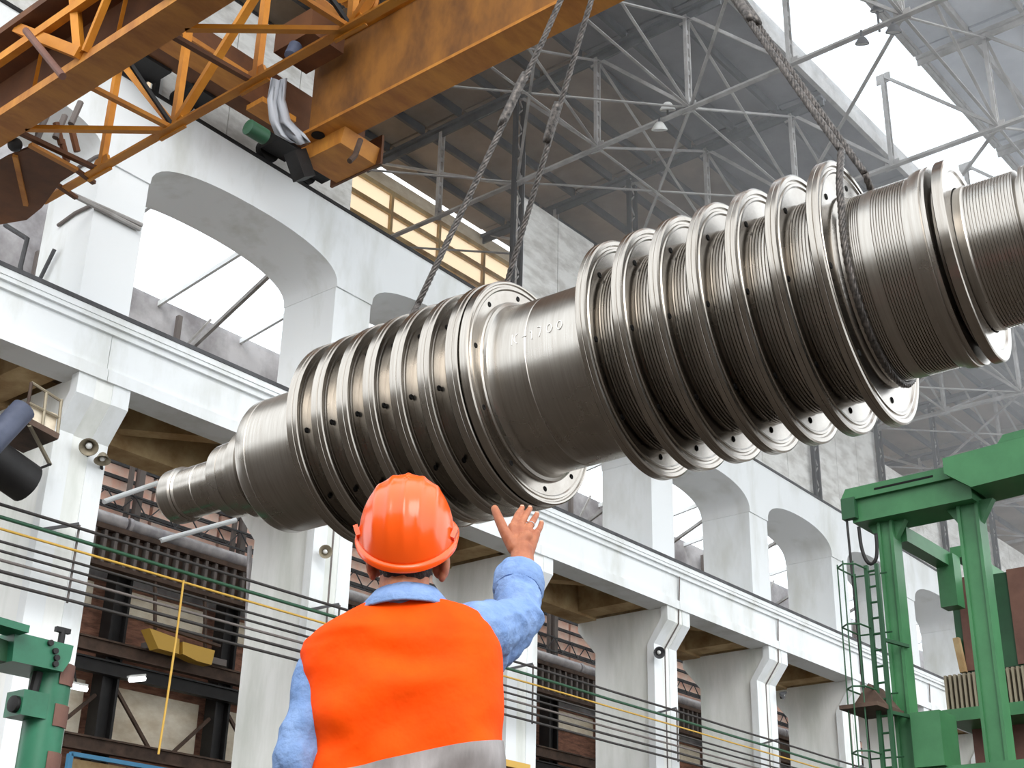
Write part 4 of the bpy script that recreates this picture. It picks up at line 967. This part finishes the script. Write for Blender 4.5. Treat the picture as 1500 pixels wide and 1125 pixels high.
# collar
vs, fs = [], []; K = 56
for k in range(K+1):
    th = math.radians(-62 + (304)*k/K) - math.pi/2 - math.radians(90)
    th = math.radians(118) + math.radians(304)*k/K
    cx_, cy_ = math.cos(th), math.sin(th)
    for (rr, z, dy) in ((.071,1.50,0),(.069,1.545,.004),(.074,1.552,.004),(.088,1.533,0),(.113,1.500,-.004),(.110,1.495,-.004),(.082,1.52,0)):
        vs.append(L(.008 + rr*1.06*cx_, -.018 + dy + rr*.92*cy_, z + .12*rr*cx_*.6 + (.012 if cy_ > .5 else 0) - .006*abs(cx_)))
for k in range(K):
    for j in range(7): fs.append((k*7+j, k*7+(j+1)%7, (k+1)*7+(j+1)%7, (k+1)*7+j))
q = MB(); q.add(vs, fs); link('collar', q.mesh('collar', M_shirt, 'all'), shirt)
# ---- vest, lofted with folds
RG = [(.80,.020,.215,.145,0),(.95,.022,.215,.140,0),(1.06,.030,.218,.136,0),(1.15,.036,.222,.134,.0),(1.25,.022,.230,.134,.0),(1.34,.010,.240,.132,.02),(1.40,.002,.241,.126,.06),(1.435,-.002,.232,.116,.10),(1.462,-.002,.205,.104,.13),(1.484,.0,.166,.094,.13),(1.502,.004,.126,.086,.10),(1.513,.008,.098,.080,.06)]
def ring(z):
    for a, c in zip(RG[:-1], RG[1:]):
        if z <= c[0]: t = max(0, (z-a[0])/(c[0]-a[0])); t = t; return [a[i]+(c[i]-a[i])*t for i in range(1,5)]
    return list(RG[-1][1:])
def vest_pt(th, z, off=0.):
    cx_, hw, hd, tl = ring(z)
    c, s = math.cos(th), math.sin(th); n = 2.7
    k = (abs(c)**n + abs(s)**n)**(-1/n)
    x = cx_ + hw*c*k; y = -.012 + hd*s*k
    fold = .012*math.sin(9*x + 26*(z-1.2) + 5*NZ.noise(V((x*5, z*5, .3)))) * (.4+NZ.noise(V((x*4+2, z*3, 1.7))))
    fold += .009*NZ.noise(V((x*8, z*12, 4))) + .008*math.sin(30*(z + .9*x))*max(0, NZ.noise(V((x*4, z*4, 9))))
    fold += .007*(.45-abs(math.sin(11*x - 17*z + 3*NZ.noise(V((x*5, z*5, 7))))))*max(0, .3+NZ.noise(V((x*5+5, z*4, 2))))
    fold += .010*math.exp(-((z-1.06-.55*(x-.02))/.03)**2)*math.exp(-((x-.02)/.14)**2)
    g = min(1, max(0, (1.49-z)/.05)); fold *= g
    x += (fold+off)*c; y += (fold+off)*(1 if s > 0 else -1)*abs(s)**.6
    return L(x, y, z + tl*(x-cx_))
K = 120; zs_ = [.80+.012*i for i in range(48)] + [1.376+.0068*i for i in range(21)]
vs = [vest_pt(2*math.pi*k/K, z) for z in zs_ for k in range(K)]
fs = [(i*K+k, i*K+(k+1)%K, (i+1)*K+(k+1)%K, (i+1)*K+k) for i in range(len(zs_)-1) for k in range(K)]
q = MB(); q.add(vs, fs); vo = link('safety_vest', q.mesh('safety_vest', M_vest, 'all'), pe); vo['label'] = 'bright orange high-visibility vest'
mo = vo.modifiers.new('thickness','SOLIDIFY'); mo.thickness = .004; mo.offset = -1
vs = []; J = 6
for j in range(J+1):
    for k in range(K):
        th = 2*math.pi*k/K; x0 = .03+.22*math.cos(th); z = 1.098 + .25*(x0-.03) + (-.036 + .072*j/J) if math.sin(th) < .2 else 1.098 + .25*(x0-.03) + (-.036+.072*j/J)
        vs.append(vest_pt(th, z, .003))
fs = [(i*K+k, i*K+(k+1)%K, (i+1)*K+(k+1)%K, (i+1)*K+k) for i in range(J) for k in range(K)]
q = MB(); q.add(vs, fs); so_ = link('reflective_stripe', q.mesh('reflective_stripe', M_stripe, 'all'), vo); so_['label'] = 'grey reflective stripe'
# ---- trousers and boots
b = MB()
ell(L(.012,-.005,.92), .175, .12, .14)
for s in (-1, 1):
    cap((s*.09+.01,.0,.90), (s*.105+.01,.015,.50), .098, .082); cap((s*.105+.01,.015,.50), (s*.115+.01,-.01,.10), .080, .070)
blob('trousers', b, .008, 4, M_trous, pe, lambda c: .006*NZ.noise(V((c.x*9,c.y*9,c.z*14))))
for s in (-1, 1):
    b = MB(); cap((s*.115+.01,-.02,.055), (s*.125+.01,.15,.045), .052, .045); cap((s*.115+.01,-.012,.06), (s*.115+.01,-.01,.20), .050, .056)
    bo = blob('boot', b, .006, 3, M_boot, pe)
    for v in bo.data.vertices: v.co.z = max(v.co.z, 0.0)
